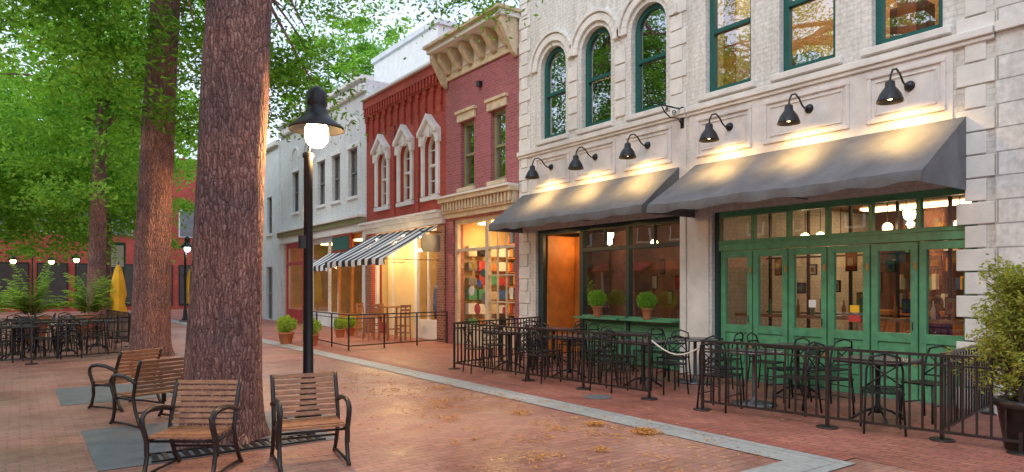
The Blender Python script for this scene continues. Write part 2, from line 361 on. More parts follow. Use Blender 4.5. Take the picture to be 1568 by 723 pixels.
for z in (1.1,2.15): r.box(X+1.96,X+2.0,3.8,8.0,z,z+.03,'black')
for i in range(14):   # bottles and glasses on a high shelf near the doors
    y=4.0+.27*i; r.lathe((X+.95,y,1.12),[(.035,0),(.035,.15),(.012,.2),(.012,.27)],('green','orange','white')[i%3],8)
r.box(X+.82,X+1.08,3.9,7.9,1.07,1.12,'wood')
r.make('interior_fittings',B)

# ================= LEFT CREAM BUILDING
A=empty('cream_arched_window_building')
w=MB(); cen=[9.3,10.8,12.25]; ww=.92
ops=[(c-ww/2,c+ww/2,5.05,7.18) for c in cen]+[(8.5,12.9,0,2.95)]
wall(w,8.32,13.56,0,10.6,ops,'cream'); shell(w,8.32,13.56,18,10.6,'cream')
for c in cen: archfill(w,c,ww/2,7.18-ww/2,7.18,'cream')
w.make('walls',A)
t=MB()
for c in cen:
    t.box(X-.09,X-.001,c-ww/2-.1,c+ww/2+.1,4.95,5.05,'cream2')
    archring(t,c,ww/2+.10,ww/2+.26,7.18-ww/2,X-.06,X-.001,'cream2'); archring(t,c,ww/2+.27,ww/2+.33,7.18-ww/2,X-.1,X-.001,'cream2')
t.box(X-.10,X-.002,8.34,13.54,4.80,4.90,'cream2'); t.box(X-.06,X-.002,8.34,13.54,4.74,4.797,'cream2')
t.box(X-.02,X-.002,8.34,13.0,3.1,4.737,'panel')
for c in cen: molding(t,c-.62,c+.62,3.95,4.66,'panel',X=X-.02); molding(t,c-.51,c+.51,4.06,4.55,'panel',.025,.02,X=X-.02)
quoins(t,8.34,8.72,4.91,10.5,'cream2',-1); quoins(t,13.1,13.54,0,4.73,'cream2',0); quoins(t,13.1,13.54,4.91,10.5,'cream2',0)
for i in range(4):
    for c in (10.05,11.53):
        t.box(X-.035,X-.001,c-.14,c+.14,5.1+.36*i,5.1+.36*i+.33,'cream2')
t.box(X-.04,X-.002,8.34,8.48,0,3.09,'cream2')
t.make('stone_trim',A,bevel=.008)
d=MB()
for c in cen: window(d,c,ww,5.05,7.18,'dgreen','glassup',arch=True,fw=.1)
d.make('arched_windows',A)
g=MB(); x0=X+.08; x1=X+.2
def sf(a,b,z0,z1,k='frame',p=0): g.box(x0-p,x1-p*.5,a,b,z0,z1,k)
sf(8.5,8.58,0,2.95); sf(9.9,9.99,0,2.95,p=.003); sf(11.3,11.42,0,2.95,p=.003); sf(12.72,12.9,0,2.95)
sf(8.58,12.72,2.83,2.95,p=.006)
for a,b in ((8.58,9.9),(9.99,11.3)):
    sf(a,b,.9,1.0,'green',p=.02); sf(a,b,.02,.88,'green',p=-.03); g.box(x0,x0+.03,a+.12,b-.12,.15,.75,'green')
    g.box(X-.2,x0-.021,a,b,.93,.97,'green')
    sf(a,b,2.38,2.46,p=.002); m=(a+b)/2
    g.box(x0+.02,x1-.03,m-.02,m+.02,2.46,2.83,'frame')
    g.poly([(x0+.06,a,1.0),(x0+.06,b,1.0),(x0+.06,b,2.38),(x0+.06,a,2.38)],'glass'); g.poly([(x0+.06,a,2.46),(x0+.06,b,2.46),(x0+.06,b,2.83),(x0+.06,a,2.83)],'glass')
g.box(X+.2,X+1.1,11.42,11.46,.02,2.83,'orange'); g.box(X+.2,X+1.1,12.68,12.72,.02,2.83,'orange')
g.box(X+1.04,X+1.1,11.46,12.68,.02,2.83,'orange'); g.box(X+.98,X+1.03,11.6,12.55,.05,2.3,'orange'); g.box(X+.96,X+.975,11.75,12.4,1.1,2.1,'glass')
g.box(X+.14,X+.18,11.43,11.46,1.05,1.3,'steel')
g.make('storefront',A,bevel=.004)
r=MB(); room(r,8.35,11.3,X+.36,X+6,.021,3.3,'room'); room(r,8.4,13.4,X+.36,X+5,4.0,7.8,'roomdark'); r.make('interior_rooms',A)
r=MB()
for (x,y,z) in ((11.3,9.2,2.6),(11.6,10.6,2.6),(12.9,9.7,2.6),(14,10.8,2.5),(12.2,8.8,2.55),(10.9,12.1,2.5)): r.ball((x,y,z),.08,'warm'); r.tube([(x,y,z+.08),(x,y,3.3)],.008,'black',5)
for k in range(64):
    y=8.6+.16*(k%16); r.box(X+4.8,X+5,y,y+.1,1.0+.4*(k//16),1.3+.4*(k//16),random.choice(cols))
for i in range(12):
    y=8.55+.235*i; z=1.2+.35*((i*2)%3); wd=random.uniform(.07,.1); h=random.uniform(.2,.35)
    r.box(X+2.2,X+2.23,y-wd,y+wd,z,z+h,'black'); r.box(X+2.18,X+2.199,y-wd+.02,y+wd-.02,z+.02,z+h-.02,cols[(i*5+2)%8])
r.box(X+4,X+4.6,8.8,10.8,3.24,3.28,'dimpanel')
r.box(X+3,X+3.5,8.6,11,.02,1.1,'orange'); r.make('interior_fittings',A)
light('POINT','entry_light',(X+.75,12.05,2.65),14,(1,.6,.25),A,shadow_soft_size=.08)

# ================= RIGHT END BUILDING
w=MB(); Cc=empty('coursed_block_building')
w.box(X-.05,X+8,-9,3.397,0,10.9,'block'); w.make('walls',Cc)
t=MB(); t.box(X-.12,X-.051,-9,3.39,4.80,4.92,'cream2'); t.box(X-.13,X-.051,-9,3.39,0,.35,'cream2')
for k in range(3):
    a=-6+2.9*k; t.box(X-.1,X-.052,a,a+1,5.2,7.3,'dgreen'); t.poly([(X-.102,a+.1,5.3),(X-.102,a+.9,5.3),(X-.102,a+.9,7.2),(X-.102,a+.1,7.2)],'glassup')
t.make('trim_and_windows',Cc)

# ================= MAROON BRICK BUILDING
P=empty('maroon_brick_building'); w=MB()
wins=[(14.15,14.82),(15.62,16.32)]
ops=[(a,b,4.35,6.2) for a,b in wins]+[(13.75,16.75,0,3.5)]
wall(w,13.56,17.12,0,8.2,ops,'purple'); shell(w,13.56,17.12,17,8.2,'purple'); w.make('walls',P)
t=MB()
for a,b in wins:
    t.box(X-.07,X-.001,a-.1,b+.1,6.2,6.42,'gold'); t.box(X-.09,X-.001,a-.08,b+.08,4.24,4.35,'gold'); t.box(X-.12,X-.001,a-.14,b+.14,6.42,6.5,'gold')
t.box(X-.12,X-.001,15.2,15.34,6.95,7.09,'black')
t.box(X-.06,X-.001,13.58,17.10,7.5,7.62,'gold'); t.box(X-.04,X-.002,13.58,17.10,7.62,8.18,'gold')
for k in range(6):
    y=13.95+.58*k
    t.prism([(X-.04,y-.08,7.66),(X-.14,y-.08,7.66),(X-.42,y-.08,8.02),(X-.42,y-.08,8.2),(X-.04,y-.08,8.2)],[(X-.04,y+.08,7.66),(X-.14,y+.08,7.66),(X-.42,y+.08,8.02),(X-.42,y+.08,8.2),(X-.04,y+.08,8.2)],'gold')
    if k<5: t.box(X-.06,X-.041,y+.15,y+.43,7.72,8.05,'cream2')
for y in (13.64,17.04):
    t.prism([(X-.04,y-.07,7.3),(X-.18,y-.07,7.4),(X-.55,y-.07,8.05),(X-.55,y-.07,8.21),(X-.04,y-.07,8.21)],[(X-.04,y+.07,7.3),(X-.18,y+.07,7.4),(X-.55,y+.07,8.05),(X-.55,y+.07,8.21),(X-.04,y+.07,8.21)],'gold')
t.box(X-.62,X+.3,13.5,17.18,8.212,8.34,'cream2'); t.box(X-.72,X+.3,13.45,17.23,8.343,8.43,'gold')
t.box(X-.10,X-.002,13.58,17.10,3.55,3.68,'gold'); t.box(X-.16,X-.002,13.6,17.08,3.683,3.98,'gold'); t.box(X-.30,X-.002,13.57,17.11,3.983,4.1,'gold'); t.box(X-.36,X-.002,13.57,17.11,4.102,4.16,'cream2')
for k in range(22): t.box(X-.24,X-.161,13.66+k*.155,13.66+k*.155+.07,3.74,3.98,'gold')
t.make('cornices',P,bevel=.006)
d=MB()
for a,b in wins: window(d,(a+b)/2,b-a,4.35,6.2,'olive','glassup',fw=.09)
x0=X+.08;x1=X+.18
for a,b,z0,z1,k in ((13.75,13.85,0,3.5,'gold'),(16.62,16.75,0,3.5,'gold'),(15.05,15.2,0,3.5,'gold')): d.box(x0,x1,a,b,z0,z1,k)
for a,b in ((13.85,15.05),(15.2,16.62)): d.box(x0+.002,x1-.002,a,b,3.38,3.5,'gold'); d.box(x0+.002,x1-.002,a,b,2.6,2.68,'gold'); d.box(x0-.03,x1-.002,a,b,.02,.55,'gold')
for k in range(1,3): d.box(x0+.02,x1-.03,13.85+k*.4,13.88+k*.4,.55,3.38,'gold')
for z in (1.2,1.9): d.box(x0+.023,x1-.033,13.85,15.05,z,z+.03,'gold')
d.poly([(x0+.06,13.85,.55),(x0+.06,15.05,.55),(x0+.06,15.05,3.38),(x0+.06,13.85,3.38)],'glassin'); d.poly([(x0+.06,15.2,.55),(x0+.06,16.62,.55),(x0+.06,16.62,3.38),(x0+.06,15.2,3.38)],'glassin')
d.make('windows_and_shopfront',P)
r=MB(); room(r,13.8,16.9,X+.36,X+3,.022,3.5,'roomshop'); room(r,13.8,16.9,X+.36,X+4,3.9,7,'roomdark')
r.box(X+.7,X+1.4,14,16.5,3.40,3.44,'warmpanel')
for k in range(126):
    y=13.92+.16*(k%18); z=.4+.42*(k//18); hh=random.uniform(.2,.34); r.box(X+1.9,X+2.1,y,y+.12,z,z+hh,random.choice(['orange','white','redpaint','dgreen','steel','yellow','black','redtrim','bluepaint']))
for z in range(7): r.box(X+1.85,X+2.15,13.85,16.85,.34+.42*z,.37+.42*z,'orange')
for y in (16.88,): 
    for k in range(24): z=.4+.42*(k//4); r.box(X+.5+.35*(k%4),X+.78+.35*(k%4),y-.2,y-.02,z,z+random.uniform(.2,.33),random.choice(cols+['black','redtrim']))
for (y,z,s_,k) in ((15.5,1.3,.18,'steel'),(15.9,1.0,.15,'redpaint'),(16.2,1.5,.14,'white'),(15.6,2.0,.12,'dgreen'),(16.1,2.2,.10,'yellow'),(15.8,1.7,.1,'bluepaint'),(14.3,1.5,.1,'white'),(14.6,1.0,.09,'redpaint')):
    n_=16; r.prism([(X+.28,y+s_*math.cos(t_*2*math.pi/n_),z+s_*math.sin(t_*2*math.pi/n_)) for t_ in range(n_)],[(X+.29,y+s_*math.cos(t_*2*math.pi/n_),z+s_*math.sin(t_*2*math.pi/n_)) for t_ in range(n_)],k)
r.make('interior',P)

# ================= RED BRICK BUILDING
R=empty('red_brick_building'); w=MB(); cen=[18.0,19.65,21.35]; ww=.78
ops=[(c-ww/2,c+ww/2,4.35,6.2) for c in cen]+[(17.6,22.2,0,3.45)]
wall(w,17.12,22.7,0,8.15,ops,'red'); shell(w,17.12,22.7,17,8.15,'red')
for c in cen: archfill(w,c,ww/2,6.2-ww/2,6.2,'red')
w.box(X-.05,X-.002,17.13,17.58,0,3.4,'brownbrick'); w.box(X-.05,X-.002,22.22,22.69,0,3.4,'brownbrick')
w.make('walls',R)
t=MB()
for c in cen:
    t.box(X-.09,X-.001,c-.55,c+.55,4.2,4.32,'white')
    for s_ in (-1,1): t.box(X-.07,X-.001,c+s_*.46-.07,c+s_*.46+.07,4.35,5.9,'white'); t.box(X-.12,X-.001,c+s_*.5-.09,c+s_*.5+.09,5.88,6.15,'white')
    archring(t,c,ww/2,ww/2+.14,6.2-ww/2,X-.08,X-.001,'white')
    pr=[(c-.58,6.15),(c-.3,6.36),(c,6.62),(c+.3,6.36),(c+.58,6.15),(c+.58,6.27),(c+.3,6.5),(c,6.78),(c-.3,6.5),(c-.58,6.27)]
    for i in range(4):
        q=[pr[i],pr[i+1],pr[8-i],pr[9-i]]; t.prism([(X-.2,y,z) for y,z in q],[(X-.001,y,z) for y,z in q],'white')
    t.prism([(X-.1,c-.4,6.22),(X-.1,c+.4,6.22),(X-.1,c,6.6)],[(X-.002,c-.4,6.22),(X-.002,c+.4,6.22),(X-.002,c,6.6)],'white')
    t.prism([(X-.12,c-.08,6.1),(X-.12,c+.08,6.1),(X-.14,c+.1,6.4),(X-.14,c-.1,6.4)],[(X-.01,c-.08,6.1),(X-.01,c+.08,6.1),(X-.01,c+.1,6.4),(X-.01,c-.1,6.4)],'white')
t.box(X-.14,X-.002,17.14,22.68,3.45,3.62,'white'); t.box(X-.26,X-.002,17.14,22.68,3.623,3.76,'white'); t.box(X-.34,X-.002,17.13,22.69,3.763,3.83,'white')
t.box(X-.26,X+.3,17.1,22.72,8.152,8.22,'white')
t.box(X-.16,X-.002,17.14,22.68,7.86,8.15,'red'); t.box(X-.09,X-.002,17.14,22.68,7.55,7.86,'red')
for k in range(28): t.box(X-.15,X-.091,17.2+k*.197,17.2+k*.197+.1,7.6,7.855,'redtrim')
for k in range(12):
    y=17.3+k*.475
    t.box(X-.07,X-.002,y,y+.1,6.95,7.55,'redtrim'); t.box(X-.045,X-.002,y+.02,y+.08,6.75,6.95,'redtrim'); t.box(X-.08,X-.002,y-.06,y+.16,7.4,7.548,'redtrim')
for y in (18.82,20.5): t.box(X-.06,X-.002,y-.1,y+.1,3.85,6.9,'red')
t.make('trim',R)
d=MB()
for c in cen: window(d,c,ww,4.35,6.2,'white','glassup',arch=True,fw=.06,mun=3,vm=1)
x0=X+.1;x1=X+.2
d.box(x0,x1,17.6,17.72,0,3.45,'white'); d.box(x0,x1,19.1,19.25,0,3.45,'white'); d.box(x0,x1,22.05,22.2,0,3.45,'white')
d.box(x0-.02,x1-.002,17.72,19.1,.02,.6,'white'); d.box(x0,x1-.003,17.72,19.1,2.7,2.8,'white'); d.box(x0,x1-.002,17.72,22.05,3.3,3.45,'white')
d.box(x0+.01,x1-.01,18.38,18.43,.6,3.3,'white')
d.poly([(x0+.05,17.72,.6),(x0+.05,19.1,.6),(x0+.05,19.1,3.3),(x0+.05,17.72,3.3)],'glassin')
d.box(x0+.02,x1,19.25,20.75,0,3.3,'roomcream'); d.box(x0-.01,x1,20.75,20.85,0,3.3,'white'); d.box(x0+.02,x1,20.85,21.2,0,3.3,'roomcream')
d.box(x0+.03,x1-.01,21.2,22.05,.02,.4,'redpaint'); d.poly([(x0+.05,21.2,.4),(x0+.05,22.05,.4),(x0+.05,22.05,3.3),(x0+.05,21.2,3.3)],'glassin')
d.make('windows_and_shopfront',R)
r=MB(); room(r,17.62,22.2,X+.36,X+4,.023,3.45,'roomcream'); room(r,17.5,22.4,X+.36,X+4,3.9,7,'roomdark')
r.box(X+1.0,X+1.8,17.8,19,3.36,3.4,'dimpanel'); r.box(X+1,X+1.6,21,22,3.36,3.4,'dimpanel')
for k in range(24): r.box(X+3,X+3.2,17.8+.35*(k%12),18+.35*(k%12),.6+1.2*(k//12)+.1*(k%4),1.5+1.2*(k//12)-.1*(k%3),random.choice(['orange','white','redpaint','gold','black']))
for i,y in enumerate((17.9,18.15,18.55,18.85)): r.tube([(X+.7,y,.6),(X+.7,y,1.0),(X+.7,y,1.5),(X+.7,y,1.75)],[.1,.15,.12,.05],('redpaint','black','orange','bluepaint')[i],10)
r.make('interior',R)
sl=MB(); sl.ball((9.6,19.0,3.12),.08,'warm'); sl.tube([(9.6,19.0,3.18),(9.6,19.0,3.3),(10,19.0,3.35)],.012,'black',6); sl.ball((9.6,20.9,3.12),.08,'warm'); sl.tube([(9.6,20.9,3.18),(9.6,20.9,3.3),(10,20.9,3.35)],.012,'black',6)
sl.make('under_awning_lamps',R)
light('POINT','under_awning_glow',(9.3,19.0,2.95),125,(1,.68,.33),R,shadow_soft_size=.1); light('POINT','under_awning_glow_b',(9.3,20.9,2.95),100,(1,.68,.33),R,shadow_soft_size=.1)

# ================= WHITE TWO STOREY BUILDING
W=empty('white_brick_building'); w=MB(); cen=[23.95,25.6,27.2,28.8,30.4]
ops=[(c-.42,c+.42,4.95,6.75) for c in cen]+[(23.1,32.1,0,3.6)]
wall(w,22.7,32.5,0,9.0,ops,'whitebrick'); shell(w,22.7,32.5,17,9.0,'whitebrick'); w.make('walls',W)
t=MB()
for c in cen:
    t.box(X-.08,X-.001,c-.5,c+.5,4.85,4.95,'white'); t.box(X-.05,X-.001,c-.48,c+.48,6.75,6.9,'white'); archring(t,c,.44,.54,7.35,X-.05,X-.001,'white')
t.box(X-.2,X-.002,22.72,32.48,3.9,4.1,'olive'); t.box(X-.32,X-.002,22.72,32.48,4.103,4.2,'white'); t.box(X-.1,X-.002,22.72,32.48,3.62,3.897,'white')
t.box(X-.25,X+.3,22.72,32.48,9.0,9.15,'white'); t.box(X-.12,X-.002,22.72,32.48,8.6,8.85,'white')
for k in range(30): t.box(X-.2,X-.121,22.8+k*.325,22.95+k*.325,8.62,8.84,'white')
t.make('trim',W)
d=MB()
for c in cen: window(d,c,.84,4.95,6.75,'slate','glass',fw=.06)
x0=X+.1;x1=X+.2
for i,(a,b) in enumerate(((23.1,24.3),(24.4,25.6),(25.7,26.6),(26.7,28.6),(28.7,29.7),(29.8,32.0))):
    k='orange' if i<2 else 'redpaint'
    if i==3 or i==2: k='whitebrick'
    d.box(x0,x1,a-.09,a,0,3.6,k); d.box(x0+.002,x1,a,b,.02,.6,k); d.box(x0+.003,x1,a,b,2.6,2.75,k); d.box(x0+.003,x1,a,b,3.4,3.6,k); d.box(x0,x1,b,b+.01,0,3.6,k)
    d.poly([(x0+.05,a,.6),(x0+.05,b,.6),(x0+.05,b,3.4),(x0+.05,a,3.4)],'glassin' if i<3 else 'glass')
d.box(X-.08,X-.003,24.0,25.8,2.95,3.6,'redtrim'); d.box(X-.1,X-.081,24.1,25.7,3.02,3.53,'dgreen')
d.make('windows_and_shopfront',W)
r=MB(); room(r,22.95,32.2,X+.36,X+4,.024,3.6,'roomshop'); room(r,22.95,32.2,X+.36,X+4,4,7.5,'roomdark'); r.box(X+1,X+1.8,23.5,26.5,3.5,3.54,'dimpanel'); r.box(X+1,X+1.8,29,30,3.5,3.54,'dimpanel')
for k in range(80): r.box(X+2.4,X+2.6,23.2+.16*(k%20),23.3+.16*(k%20),.6+.6*(k//20),.9+.6*(k//20)+.05*(k%3),random.choice(['white','redpaint','steel','orange','black']))
r.make('interior',W)
Gb=empty('grey_stucco_building'); w=MB(); cen=[34,36.2,38.4,40.6]
wall(w,32.5,44,0,8.3,[(c-.4,c+.4,4.2,6) for c in cen]+[(c-.5,c+.5,0.02,2.6) for c in cen],'grey',X=X-.1); shell(w,32.5,44,17,8.3,'grey'); w.make('walls',Gb)
d=MB()
for c in cen: window(d,c,.8,4.2,6,'slate','glass',X=X-.1,fw=.06); window(d,c,1.0,0.02,2.6,'steel','glass',X=X-.1); d.box(X-.2,X-.101,c-.5,c+.5,4.08,4.2,'white')
d.box(X-.3,X+.2,32.52,43.98,8.3,8.5,'white'); d.make('windows_and_trim',Gb)
w=MB(); wb=empty('white_rooftop_building'); w.box(13,20,22.9,28.7,0,11.7,'white'); w.box(12.9,20.1,22.8,28.8,11.7,11.9,'grey'); w.make('walls',wb)

# ================= END OF STREET + OPPOSITE BUILDINGS
E=empty('brick_street_end_building'); w=MB(); w.box(-20,12,54,64,0,10.5,'red'); w.box(-20.2,12.2,53.8,64,10.5,10.9,'redtrim')
for k in range(14):
    a=-18+2.1*k; w.box(a,a+1.3,53.93,53.999,5.2,7.2,'grey'); w.box(a+.08,a+1.22,53.9,53.929,5.28,7.12,'slate')
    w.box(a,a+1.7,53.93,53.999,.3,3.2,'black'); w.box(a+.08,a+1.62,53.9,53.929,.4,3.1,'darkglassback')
w.make('walls',E)
O=empty('brick_opposite_building'); w=MB(); w.box(-18,-9.5,-16,36,0,7.2,'brownbrick'); w.box(-18,-9.3,-16.1,36.1,7.2,7.5,'cream2')
for k in range(20):
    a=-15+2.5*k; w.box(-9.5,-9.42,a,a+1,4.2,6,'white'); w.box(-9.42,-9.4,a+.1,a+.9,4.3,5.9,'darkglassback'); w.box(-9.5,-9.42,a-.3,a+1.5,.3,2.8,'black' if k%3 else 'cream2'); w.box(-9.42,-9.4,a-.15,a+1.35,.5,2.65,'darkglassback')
    w.prism([(-9.42,a-.3,3.1),(-8.4,a-.3,2.6),(-8.4,a-.3,2.5),(-9.42,a-.3,3.0)],[(-9.42,a+1.5,3.1),(-8.4,a+1.5,2.6),(-8.4,a+1.5,2.5),(-9.42,a+1.5,3.0)],random.choice(['redpaint','redtrim','dgreen','orange']))
w.make('walls',O)

# ================= GROUND
def sheet(name,x0,x1,y0,y1,z,k):
    m=MB(); m.poly([(x0,y0,z),(x1,y0,z),(x1,y1,z),(x0,y1,z)],k); return m.make(name)
sheet('ground',-300,300,-300,300,0,'ground')
sheet('brick_sidewalk_pavement',6.33,X+.1,-10,50,.004,'walk')
sheet('brick_soldier_course_path',6.12,6.34,3.3,50,.008,'soldier')
sheet('granite_band_path',5.68,6.12,3.62,50,.009,'stone')
sheet('granite_cross_band_path',-2,6.12,3.18,3.62,.010,'stone')
sheet('slate_tree_surround_pavement',.55,2.75,6.9,8.95,.005,'slate')
sheet('slate_slab_pavement',.45,2.3,11.0,12.9,.005,'slate')
g=MB()
for j in range(18):
    a=1.0+j*.09; g.box(a,a+.045,6.96,7.25,.006,.02,'black')
g.box(.97,2.6,6.93,6.96,.006,.022,'black'); g.box(.97,2.6,7.25,7.28,.006,.022,'black'); g.make('tree_grate')
g=MB(); g.lathe((6.8,7.3,0),[(.2,.006),(.2,.014),(.18,.016)],'slate',24); g.make('manhole_cover')

# ================= AWNINGS
def awning(name,y0,y1,xw,p,zt,zb,val,k,seed=1,ribs=6,closed=True):
    rd=random.Random(seed); m=MB(); ny=int((y1-y0)/.1); nx=10; vs=[]
    ph=rd.random()*6
    for i in range(ny+1):
        y=y0+(y1-y0)*i/ny
        f=(i/ny*ribs)%1; sag0=.03*math.sin(math.pi*f)
        for j in range(nx+1):
            u=j/nx; z=zt+(zb-zt)*u-sag0*math.sin(math.pi*u)-.010*math.sin(y*3+ph+u*4)*u+.006*math.sin(y*11+u*7+ph)*u
            vs.append((xw-p*u,y,z))
    fs=[(i*(nx+1)+j,(i+1)*(nx+1)+j,(i+1)*(nx+1)+j+1,i*(nx+1)+j+1) for i in range(ny) for j in range(nx)]
    m.add(vs,fs,k,True)
    vs=[]
    for i in range(ny+1):
        y=y0+(y1-y0)*i/ny; x,_,z=(xw-p,0,m.v[i*(nx+1)+nx][2]); w_=.022*math.sin(y*9+ph)+.012*math.sin(y*23)
        vs+=[(x,y,z),(x-.01+w_*.6,y,z-val*.5),(x+w_,y,z-val+.015*math.sin(y*7))]
    m.add(vs,[(i*3+j,(i+1)*3+j,(i+1)*3+j+1,i*3+j+1) for i in range(ny) for j in range(2)],k,True)
    if closed:
        for y in (y0,y1): m.poly([(xw,y,zt),(xw-p,y,zb-.01),(xw-p,y,zb-val),(xw,y,zb-val)],k)
    m.tube([(xw-p+.03,y0+.03,zb-.03),(xw-p+.03,y1-.03,zb-.03)],.015,'steel',6)
    for y in (y0+.05,(y0+y1)/2,y1-.05): m.tube([(xw-p+.03,y,zb-.03),(xw-.02,y,zb-.03)],.012,'steel',6)
    return place(m.mesh(name,False),name)
awning('grey_fabric_awning',3.74,8.12,X-.03,1.25,3.82,3.0,.14,'awn',1,6)
awning('grey_fabric_awning',8.5,13.38,X-.03,1.0,3.84,3.06,.14,'awn',2,6)
awning('striped_awning',17.4,21.95,X-.02,1.78,3.42,2.42,.18,'stripe',3,5,False)
awning('striped_awning',24.0,26.3,X-.02,.9,2.95,2.4,.2,'stripe',4,5,False)

# ================= WALL LAMPS
def wall_lamp(y,z=4.38,en=88):
    e=empty('gooseneck_wall_lamp',(X,y,z)); m=MB()
    m.tube([(-.025,0,0),(-.07,0,0)],[.075,.05],'black',14)
    pth=[(-.04,0,0),(-.14,0,-.015),(-.22,0,.03),(-.30,0,.12),(-.40,0,.17),(-.50,0,.14),(-.56,0,.05),(-.575,0,-.04)]
    m.tube(pth,.014,'black',8)
    m.lathe((-.575,0,0),[(.03,-.02),(.06,-.04),(.065,-.11),(.09,-.14),(.13,-.2),(.165,-.29),(.17,-.31),(.16,-.308),(.12,-.2),(.05,-.12)],'black',20)
    m.make('shade_and_arm',e); b=MB(); b.ball((-.575,0,-.23),.05,'warm'); b.make('bulb',e)
    l=light('SPOT','lamp_light',(-.555,0,-.33),en,(1,.60,.20),e,spot_size=math.radians(140),spot_blend=.9,shadow_soft_size=.05)
    l.rotation_euler=(0,math.radians(-36),0)
for y in (4.44,5.92,7.39,9.29,10.79,12.28): wall_lamp(y)
m=MB(); y=8.43; m.box(X-.03,X-.002,y-.04,y+.04,4.55,4.95,'black')
m.tube([(X-.02,y,4.9),(X-.85,y,4.9)],.016,'black'); m.tube([(X-.02,y,4.6),(X-.15,y,4.72),(X-.35,y,4.70),(X-.5,y,4.78),(X-.6,y,4.9)],.012,'black')
for cx,cz,r_ in ((-.9,4.92,.06),(-.25,4.8,.06),(-.45,4.84,.04)):
    m.tube([(X+cx+r_*(1-t/14)*math.cos(t*.7),y,cz+r_*(1-t/14)*math.sin(t*.7)) for t in range(13)],.009,'black',6)
m.make('iron_sign_bracket')
m=MB(); m.tube([(X,17.3,3.2),(X-.75,17.3,3.2)],.015,'black'); m.tube([(X-.2,17.3,3.2),(X-.2,17.3,3.12)],.008,'black'); m.tube([(X-.6,17.3,3.2),(X-.6,17.3,3.12)],.008,'black')
m.prism([(X-.65,17.28,2.62),(X-.15,17.28,2.62),(X-.1,17.28,2.68),(X-.1,17.28,3.06),(X-.15,17.28,3.12),(X-.65,17.28,3.12),(X-.7,17.28,3.06),(X-.7,17.28,2.68)],[(X-.65,17.32,2.62),(X-.15,17.32,2.62),(X-.1,17.32,2.68),(X-.1,17.32,3.06),(X-.15,17.32,3.12),(X-.65,17.32,3.12),(X-.7,17.32,3.06),(X-.7,17.32,2.68)],'steel')
m.make('hanging_shop_sign')

# ================= STREET LAMPS
def street_lamp(x,y,warm=True,sc=1,off=.10,en=230):
    e=empty('street_lamp',(x,y,0)); m=MB()
    m.box(-.22,.22,-.22,.22,0,.09,'slate')
    m.lathe((0,0,0),[(.15,.09),(.15,.14),(.10,.2),(.085,.5),(.075,.55),(.06,.6),(.055,1.2),(.05,3.1),(.065,3.12),(.065,3.16),(.03,3.18)],'black',18)
    m.box(-.1,-.04,-.05,.05,2.05,2.2,'black'); 
    d=(off*.811,-off*.585)
    m.tube([(0,0,3.16),(d[0]*.3,d[1]*.3,3.3),(d[0]*.1,d[1]*.1,3.45),(d[0]*.3,d[1]*.3,3.62),(d[0],d[1],3.7)],.018,'black',8)
    c=(d[0],d[1],0)
    m.lathe(c,[(.02,3.95),(.07,3.92),(.115,3.86),(.12,3.72),(.105,3.69),(.125,3.67),(.13,3.62),(.19,3.56),(.31,3.46),(.318,3.43),(.30,3.435),(.18,3.52),(.06,3.58)],'black',28)
    m.make('pole_and_shade',e)
    b=MB(); b.lathe(c,[(.03,3.225),(.08,3.24),(.125,3.30),(.135,3.38),(.13,3.46),(.09,3.53)],'globe' if warm else 'cool',20); b.make('globe',e)
    light('POINT','lamp_glow',(d[0]*1.6,d[1]*1.6,3.13),en,(1,.58,.22) if warm else (.8,.9,1),e,shadow_soft_size=.08)
street_lamp(2.73,7.85); street_lamp(3.97,16.9)
street_lamp(6.2,34.4,False,en=20); street_lamp(6.1,46,False,en=20)
def twin_lamp(x,y):
    e=empty('twin_arm_street_lamp',(x,y,0)); m=MB(); m.lathe((0,0,0),[(.14,0),(.1,.2),(.06,.5),(.05,3.6),(.02,3.8)],'black',12)
    b=MB()
    for s_ in (-1,1):
        m.tube([(0,0,3.3),(s_*.3,0,3.6),(s_*.7,0,3.65),(s_*.9,0,3.4)],.025,'black',6); m.lathe((s_*.9,0,0),[(.05,3.42),(.1,3.35),(.3,3.15),(.28,3.14)],'black',16); b.ball((s_*.9,0,3.08),.14,'warm',10)
    m.make('pole_and_arms',e); b.make('globes',e)
twin_lamp(3.4,44); twin_lamp(0.6,48)
m=MB(); m.box(3.0,3.1,40.3,40.4,0,3.8,'black'); m.box(4.3,4.4,40.3,40.4,0,3.8,'black'); m.box(2.95,4.45,40.28,40.42,2.5,3.9,'dgreen'); m.box(3.05,4.35,40.26,40.279,2.65,3.75,'cream2'); m.make('green_information_sign')

# ================= PARK ARMCHAIRS
m=MB(); hw=.34
for s_ in (-1,1):
    x=s_*hw
    fr=[(x,-.36,.0),(x,-.30,.06),(x,-.25,.22),(x,-.26,.38),(x,-.33,.52),(x,-.345,.60),(x,-.29,.655),(x,-.16,.675),(x,.02,.665),(x,.17,.63),(x,.27,.60)]
    m.tube(fr,.023,'bronze',8); m.tube([(p[0]+s_*.012,p[1]+.012,p[2]-.01) for p in fr[2:]],.023,'bronze',8)
    m.tube([(x,.40,0),(x,.33,.08),(x,.24,.25),(x,.20,.40),(x,.25,.60),(x,.33,.80),(x,.37,.89)],.023,'bronze',8)
    m.tube([(x,-.25,.36),(x,.0,.37),(x,.21,.37)],.018,'bronze',8)
    m.tube([(x,-.34,.025),(x,0,.035),(x,.38,.025)],.016,'bronze',8)
m.tube([(-hw,-.2,.35),(hw,-.2,.35)],.014,'bronze',6); m.tube([(-hw,.28,.2),(hw,.28,.2)],.014,'bronze',6)
for i in range(8):
    y=-.27+i*.062; z=.415-.012*math.sin(i/7*math.pi)+(.0 if i else -.012)
    m.box(-hw+.02,hw-.02,y,y+.05,z-.012,z+.012,'wood')
